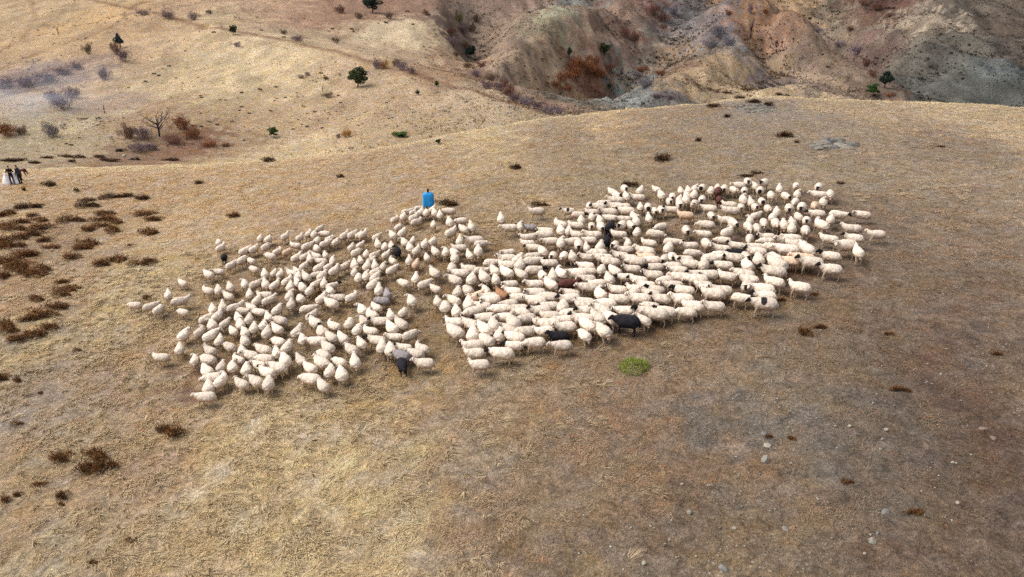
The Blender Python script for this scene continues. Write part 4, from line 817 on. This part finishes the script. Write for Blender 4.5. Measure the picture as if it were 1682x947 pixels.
for i, (px, py) in enumerate(sp):
    x, y, z, t = hs_[i]; o = bpy.data.objects.new('far_shrub', DS[i % 3]); C.objects.link(o); o.location = (x, y, z - .05)
    s = t / FPX * random.uniform(2.0, 4.2); o.scale = (s * 1.3, s, s * .9)
    wh = 'the grey stony slope' if px > 1450 else 'the ridge left of the notch' if px > 1100 else 'the grassy middle spur' if px > 800 else 'the upper pale slope by the farm track' if py < 90 else 'the pale hillside left of the round pine' if px < 560 and py < 170 else 'the lower pale slope behind the crest'
    tag(o, f'small dark shrub dotted on {wh}', 'shrub', f'small dark shrubs on {wh}')

# ------------------------------------------------------------------ rocks
def rock_mesh(seed, col):
    r = np.random.default_rng(seed); Vs = []; n, m = 9, 12; V = []
    for i in range(n + 1):
        th = math.pi * i / n
        for j in range(m):
            ph = 2 * math.pi * j / m; V.append((math.sin(th) * math.cos(ph), math.sin(th) * math.sin(ph), math.cos(th)))
    V = np.array(V); nn = r.normal(size=(9, 3)); nn /= np.linalg.norm(nn, axis=1, keepdims=True); lim = r.uniform(.55, .85, 9)
    for a, l in zip(nn, lim): d = V @ a; V = V - np.outer(np.clip(d - l, 0, None), a)
    F = [[i * m + j, i * m + (j + 1) % m, (i + 1) * m + (j + 1) % m, (i + 1) * m + j] for i in range(n) for j in range(m)]
    c = np.tile(lin(col) * .52, (len(V), 1)) * (1 + .3 * noise(V[:, 0] * 3, V[:, 1] * 3 + V[:, 2] * 2, seed))[:, None]
    me = mk('rock', (V * 1.2, np.array(F)[:, ::-1], c), STONE); return me
RKS = [rock_mesh(s, c) for s, c in ((1, (176, 170, 156)), (2, (150, 146, 140)), (3, (196, 186, 168)), (4, (168, 146, 130)))]
RL = [(1258, 757, 20, 20, 0, 'largest pale grey rock on the brown ground at lower right'), (1433, 889, 17, 14, 0, 'rounded pale rock near the bottom right, below a smaller one'), (1441, 876, 10, 8, 1, 'small grey rock touching the rounded pale rock'),
      (1206, 868, 11, 6, 2, 'small bright flat stone at lower right, above the bottom edge'), (1132, 842, 14, 9, 0, 'flat grey-green rock below the grey gravel'), (1166, 798, 14, 8, 3, 'dull tan stone in rusty grass'), (1449, 722, 7, 10, 2, 'upright pale stone, upper of two, right foreground'),
      (1446, 738, 8, 7, 2, 'pale stone, lower of two, right foreground'), (1565, 760, 8, 6, 2, 'small white stone at right'), (1631, 720, 14, 9, 3, 'pinkish stone near the right edge'), (1453, 841, 20, 8, 1, 'broad flat grey stone in the lower right'),
      (1260, 732, 18, 6, 2, 'flat pale stone above the largest rock'), (1256, 712, 16, 9, 1, 'grey stone half buried in gravel'), (1396, 700, 10, 4, 2, 'thin pale stone on the gravel'), (1456, 706, 12, 5, 2, 'thin bright stone above the upright pale stone'), (1290, 868, 16, 8, 0, 'low mossy grey stone at lower right'),
      (1058, 926, 12, 10, 2, 'small pale stone near the bottom edge'), (1120, 796, 8, 6, 2, 'tiny pale stone left of the tan stone'), (1188, 934, 20, 9, 1, 'flat grey slab close to the bottom edge'), (1005, 628, 10, 6, 2, 'white stone below the green cushion plant'), (1326, 928, 7, 6, 2, 'tiny white stone at the bottom edge'),
      (1420, 910, 8, 6, 2, 'tiny pale stone under the rounded rock'), (1372, 700, 7, 4, 2, 'tiny white stone on the gravel patch'), (1434, 662, 6, 5, 2, 'tiny white stone up on the brown ground'), (1573, 826, 9, 5, 2, 'small pale stone at far right'), (1615, 705, 16, 8, 3, 'tan stone beside the pinkish one'), (204, 257, 9, 8, 2, 'bright white rock among dark shrubs on the left skyline'), (214, 262, 12, 9, 3, 'dark mauve rock beside the white one on the left skyline')]
rk = hit([r[0] for r in RL], [r[1] for r in RL])
for i, r in enumerate(RL):
    x, y, z, t = rk[i]; o = bpy.data.objects.new('rock', RKS[r[4]]); C.objects.link(o); w = r[2] * t / FPX / 2 * .76
    o.location = (x, y, z + w * .02); o.scale = (w, w * .8, max(.05, r[3] * t / FPX * .45)); o.rotation_euler = (random.uniform(-.2, .2), random.uniform(-.2, .2), random.uniform(0, 6)); tag(o, r[5], 'rock', 'pale stones lying on the ground')
def pebbles():
    n = 2600; y = rng.uniform(15.5, 46, n); x = rng.uniform(-.1, .78, n) * y; g = fbm(x / 4.0, y / 4.0, 401, 3); k = rng.random(n) < np.clip(.25 + 1.6 * g, .02, 1) * sstep((x / y + .05) / .3); x, y = x[k], y[k]; n = len(x); z = height(x, y)
    s = rng.uniform(.018, .07, n) ** 1.0; base = np.array([(1, 0, 0), (0, 1, 0), (-1, 0, 0), (0, -1, 0), (.7, .7, .1), (0, 0, .75), (0, 0, -.5)], float); fc = np.array([(0, 4, 5), (4, 1, 5), (1, 2, 5), (2, 3, 5), (3, 0, 5), (0, 6, 4), (4, 6, 1), (1, 6, 2), (2, 6, 3), (3, 6, 0)])
    V = base[None] * s[:, None, None] * rng.uniform(.6, 1.3, (n, 7, 1)); an = rng.uniform(0, 6.28, n); ca, sa = np.cos(an)[:, None], np.sin(an)[:, None]
    W = np.stack([V[..., 0] * ca - V[..., 1] * sa * .7 + x[:, None], V[..., 0] * sa + V[..., 1] * ca * .7 + y[:, None], V[..., 2] * .7 + z[:, None] + .01], -1).reshape(-1, 3)
    F = (fc[None] + 7 * np.arange(n)[:, None, None]).reshape(-1, 3); pc = np.array([lin(q) for q in ((186, 176, 156), (160, 152, 140), (206, 198, 182), (150, 130, 112))]) * .55
    tag(link('gravel', mesh_np('gravel', W, F, np.repeat(pc[rng.integers(0, 4, n)], 7, 0), STONE)), 'small pale stones strewn over the bare ground at lower right', 'gravel', kind='stuff')
pebbles()
# outcrops: slabs breaking through the turf
def outcrop(px, py, wpx, dpx, n, label, name='rock_outcrop', sm=(.25, .7)):
    x, y, z, t = hit(px, py)[0]; W = wpx * t / FPX / 2; D = dpx * t / FPX / ((CAM_Z - z) / t) / 2; r = random.Random(int(px)); VV, FF_, CC, of = [], [], [], 0
    for k in range(n):
        a = r.uniform(0, 6.28); q = r.random() ** .5; dx, dy = math.cos(a) * q * W, math.sin(a) * q * D; me = RKS[r.randint(0, 2) if r.random() < .8 else 1]
        V = np.zeros(len(me.vertices) * 3, np.float32); me.vertices.foreach_get('co', V); V = V.reshape(-1, 3); cc = np.zeros(len(V) * 4, np.float32); me.color_attributes['cover'].data.foreach_get('color', cc)
        s = r.uniform(*sm); an = r.uniform(0, 3); V = V * np.array((s, s * .7, s * .42)); V = np.stack([V[:, 0] * math.cos(an) - V[:, 1] * math.sin(an) + dx, V[:, 0] * math.sin(an) + V[:, 1] * math.cos(an) + dy, V[:, 2] + float(height(x + dx, y + dy)) - z], 1)
        VV.append(V); FF_ += [[i + of for i in p.vertices] for p in me.polygons]; CC.append(cc.reshape(-1, 4)[:, :3] * r.uniform(.45, .8)); of += len(V)
    me = bpy.data.meshes.new(name); me.from_pydata(np.vstack(VV).tolist(), [], FF_); me.update(); set_cover(me, np.vstack(CC)); me.materials.append(STONE)
    o = link(name, me); o.location = (x, y, z - .05); return o
tag(outcrop(1375, 236, 66, 16, 26, ''), 'grey lichen-covered rock outcrop on the slope above the flock, right', 'rock outcrop')
tag(outcrop(1345, 243, 22, 8, 8, ''), 'low grey rock ledge just left of the larger outcrop', 'rock outcrop')
tag(outcrop(1240, 178, 62, 16, 150, '', 'rubble', (.10, .34)), 'grey loose stone rubble near the crest', 'rubble', kind='stuff')

# ------------------------------------------------------------------ people
def person(px, py, face, label, jacket, trousers, hair, pose):
    x, y, z, t = hit(px, py)[0]; Vs, Fs = [], []; legs = []
    if pose == 'bend': hip = (0, 0, .92); chest = (.38, 0, 1.00); neck = (.49, 0, .92); head = (.60, 0, .81)
    else: hip = (0, 0, .95); chest = (.02, 0, 1.30); neck = (.02, 0, 1.49); head = (.04, 0, 1.63)
    hip, chest, neck, head = map(np.array, (hip, chest, neck, head)); up = (chest - hip) / np.linalg.norm(chest - hip)
    loft(Vs, Fs, [hip - up * .08, hip, hip * .5 + chest * .5, chest, chest * .4 + neck * .6], [(.15, .11), (.175, .125), (.165, .12), (.20, .13), (.11, .08)], 14)
    loft(Vs, Fs, [chest * .3 + neck * .7, neck, head - up * .06], [.065, .055, .055], 10)
    loft(Vs, Fs, [head - up * .12, head - up * .07, head, head + up * .07, head + up * .125], [.045, .078, (.082, .098), (.078, .09), .03], 12)
    fw = np.array((1., 0, 0)) if pose != 'bend' else np.array((.5, 0, -.86))
    loft(Vs, Fs, [head + fw * .07 - up * .015, head + fw * .125 - up * .03], [.022, .012], 6)
    for s in (1, -1):
        loft(Vs, Fs, [(0, s * .09, .95), (.0, s * .10, .72), (.03, s * .11, .50), (-.01, s * .12, .28), (-.02, s * .13, .08)], [.10, .088, .065, .058, .045], 10)
        loft(Vs, Fs, [(-.06, s * .13, .045), (.04, s * .135, .045), (.17, s * .14, .03)], [.045, .052, .035], 8)
        sh = chest + np.array((0, s * .19, 0)) + up * .09
        if pose == 'bend': el = sh + np.array((.06, s * .03, -.28)); ha = el + np.array((.10, 0, -.24))
        elif pose == 'folded': el = sh + np.array((.03, s * .10, -.27)); ha = el + np.array((.20, -s * .14, .05))
        else: el = sh + np.array((-.02, s * .06, -.29)); ha = el + np.array((.10, -s * .02, -.23))
        loft(Vs, Fs, [chest + np.array((0, s * .12, 0)) + up * .08, sh, sh * .5 + el * .5, el, ha], [.07, .072, .058, .048, .034], 9)
        fd = (ha - el) / np.linalg.norm(ha - el); loft(Vs, Fs, [ha, ha + fd * .05, ha + fd * .09], [(.03, .02), (.042, .02), (.036, .016)], 8)
        legs.append((ha + fd * .08, fd))
    V, F = fuse(Vs, Fs, .016, 3); nb = len(V); eV, eF = [], []
    for hp_, fd in legs:
        sd_ = np.cross(fd, (0, 1., 0)); sd_ = sd_ / (np.linalg.norm(sd_) + 1e-6)
        for q, l in ((-.03, .055), (-.01, .07), (.01, .065), (.03, .05)):
            b_ = hp_ + np.cross(fd, sd_) * q; loft(eV, eF, [b_ - fd * .02, b_ + fd * l * .6, b_ + fd * l - sd_ * .02], [.0095, .0085, .006], 6)
        b_ = hp_ + np.cross(fd, sd_) * -.04 - fd * .05; loft(eV, eF, [b_, b_ - sd_ * .03 + fd * .02, b_ - sd_ * .04 + fd * .05], [.011, .0095, .007], 6)
    V = np.vstack([V, np.vstack(eV)]); faces = [list(map(int, f)) for f in F] + [[i + nb for i in f] for f in eF]
    c = np.tile(lin(jacket), (len(V), 1)); c[V[:, 2] < .90] = lin(trousers)
    if pose == 'bend': c[V[:, 2] < .90] = lin(jacket); c[(V[:, 2] < .90) & (V[:, 0] < .2)] = lin(trousers)
    hd_ = np.linalg.norm(V - head, axis=1) < .15; c[hd_] = lin([196, 150, 124])
    rel = V - head; c[hd_ & ((rel @ up > .045) | (rel @ fw < -.02))] = lin(hair)
    c[hd_ & (np.abs(rel @ up - .012) < .012) & (rel @ fw > .07) & (np.abs(np.abs(V[:, 1]) - .035) < .014)] = lin([40, 30, 28])
    c[hd_ & (np.abs(rel @ up + .065) < .008) & (rel @ fw > .06)] = lin([130, 74, 66])
    for hp_, fd in legs: c[np.linalg.norm(V - hp_, axis=1) < .10] = lin([196, 150, 124])
    c[(V[:, 2] < .09) & (np.abs(V[:, 0]) < .3)] = lin([44, 36, 34])
    me = bpy.data.meshes.new('person'); me.from_pydata([tuple(v) for v in V], [], faces); me.update(); me.polygons.foreach_set('use_smooth', np.ones(len(me.polygons), bool))
    set_cover(me, c); me.materials.append(CLOTH); o = link('person', me); o.location = (x, y, z); o.rotation_euler = (0, 0, R(face)); tag(o, label, 'person'); return o
person(21.5, 302, -75, 'person in black jacket and dark trousers standing with folded arms before white sack', (34, 27, 28), (50, 48, 62), (44, 34, 30), 'folded')
person(34.5, 301, 175, 'person in dark grey jacket standing and facing the black-jacketed person', (58, 56, 66), (40, 40, 46), (86, 68, 64), 'stand')
person(35.5, 296, 10, 'person in maroon jacket bending forward behind the standing pair', (84, 46, 46), (56, 48, 46), (52, 36, 32), 'bend')
def blue_person():
    o = person(704.5, 349, 82, 'person in a bright blue poncho standing behind the crowded sheep', (40, 92, 150), (46, 42, 48), (40, 32, 30), 'stand'); o.name = 'person'
    nseg = 44; V = []; prof = [(.52, .38, .26), (.80, .39, .27), (1.0, .36, .25), (1.20, .38, .24), (1.38, .37, .21), (1.44, .27, .16), (1.49, .13, .11), (1.51, .085, .085)]
    for zq, wy, wx in prof:
        for j in range(nseg):
            a = 2 * math.pi * j / nseg; cx, cy = math.cos(a), math.sin(a); p_ = 3.2 if zq < 1.45 else 2; rr = (abs(cx) ** p_ + abs(cy) ** p_) ** (-1 / p_); f = 1 + (.05 * math.sin(a * 7 + zq * 3) + .025 * math.sin(a * 15)) * min(1, (1.6 - zq) * 1.4)
            V.append((cx * rr * wx * f, cy * rr * wy * f, zq + .015 * math.sin(a * 5)))
    F = [[i * nseg + j, i * nseg + (j + 1) % nseg, (i + 1) * nseg + (j + 1) % nseg, (i + 1) * nseg + j] for i in range(len(prof) - 1) for j in range(nseg)]
    me = bpy.data.meshes.new('poncho'); me.from_pydata(V, [], F); me.update(); me.polygons.foreach_set('use_smooth', np.ones(len(me.polygons), bool)); set_cover(me, np.tile(lin([44, 146, 212]) * .85, (len(V), 1))); me.materials.append(SMOOTHP); link('poncho', me, o)
blue_person()
def sack(px, py, wpx, hpx, label, seed):
    x, y, z, t = hit(px, py)[0]; k = t / FPX; W, Hh = wpx * k / 2, hpx * k; V = []; n = 26
    for q, s in ((0, .85), (.06, 1), (.3, .92), (.6, .68), (.85, .42), (.95, .26), (1.05, .34)):
        for j in range(n): a = 2 * math.pi * j / n; f = 1 + .09 * math.sin(5 * a + seed + q * 3) + .05 * math.sin(9 * a + q * 7); V.append((math.cos(a) * W * s * f, math.sin(a) * W * .6 * s * f, Hh * q))
    F = [[i * n + j, i * n + (j + 1) % n, (i + 1) * n + (j + 1) % n, (i + 1) * n + j] for i in range(6) for j in range(n)] + [list(range(6 * n, 7 * n))]
    me = bpy.data.meshes.new('sack'); me.from_pydata(V, [], F); me.update(); me.polygons.foreach_set('use_smooth', np.ones(len(me.polygons), bool)); set_cover(me, np.tile(np.array([.9, .89, .90]), (len(V), 1))); me.materials.append(CLOTH)
    o = link('sack', me); o.location = (x, y, z - .02); tag(o, label, 'sack', 'white sacks by the people')
sack(13, 302, 15, 17, 'white sack on the ground left of the person in black', 1)
sack(27, 301, 14, 18, 'white sack standing between the two standing people', 4)

# thin bluish smoke drifting over the hollow at left
def smoke():
    a = hit(90, 170)[0]; bm = bpy.data.meshes.new('smoke'); o = bpy.data.objects.new('smoke', bm); C.objects.link(o)
    V = [(x, y, z) for x in (-1, 1) for y in (-1, 1) for z in (-1, 1)]
    bm.from_pydata(V, [], [(0, 1, 3, 2), (4, 6, 7, 5), (0, 4, 5, 1), (2, 3, 7, 6), (0, 2, 6, 4), (1, 5, 7, 3)]); bm.update()
    o.location = (a[0] + 3, a[1] - 8, a[2] + 3.5); o.scale = (19, 13, 5.5)
    m = bpy.data.materials.new('smoke'); m.use_nodes = True; nt = m.node_tree; nt.nodes.clear()
    out = nt.nodes.new('ShaderNodeOutputMaterial'); pv = nt.nodes.new('ShaderNodeVolumePrincipled'); nt.links.new(pv.outputs[0], out.inputs['Volume'])
    pv.inputs['Color'].default_value = (.80, .84, .95, 1); pv.inputs['Anisotropy'].default_value = .2
    tc = nt.nodes.new('ShaderNodeTexCoord'); ln_ = nt.nodes.new('ShaderNodeVectorMath'); ln_.operation = 'LENGTH'; nt.links.new(tc.outputs['Object'], ln_.inputs[0])
    nz = nt.nodes.new('ShaderNodeTexNoise'); nz.inputs['Scale'].default_value = 1.6; nz.inputs['Detail'].default_value = 3; nz.inputs['Distortion'].default_value = 1.0; nt.links.new(tc.outputs['Object'], nz.inputs['Vector'])
    d = mathn(nt, 'MULTIPLY', ramp(nt, ln_.outputs['Value'], .25, 1.0, 1, 0), ramp(nt, nz.outputs[0], .44, .66, 0, 1))
    nt.links.new(mathn(nt, 'MULTIPLY', d, .038), pv.inputs['Density']); bm.materials.append(m); o['kind'] = 'stuff'
    tag(o, 'thin bluish smoke drifting over the hollow at far left', 'smoke', kind='stuff')
smoke()
try: SC.cycles.volume_step_rate = 2.0; SC.cycles.volume_max_steps = 64
except Exception: pass
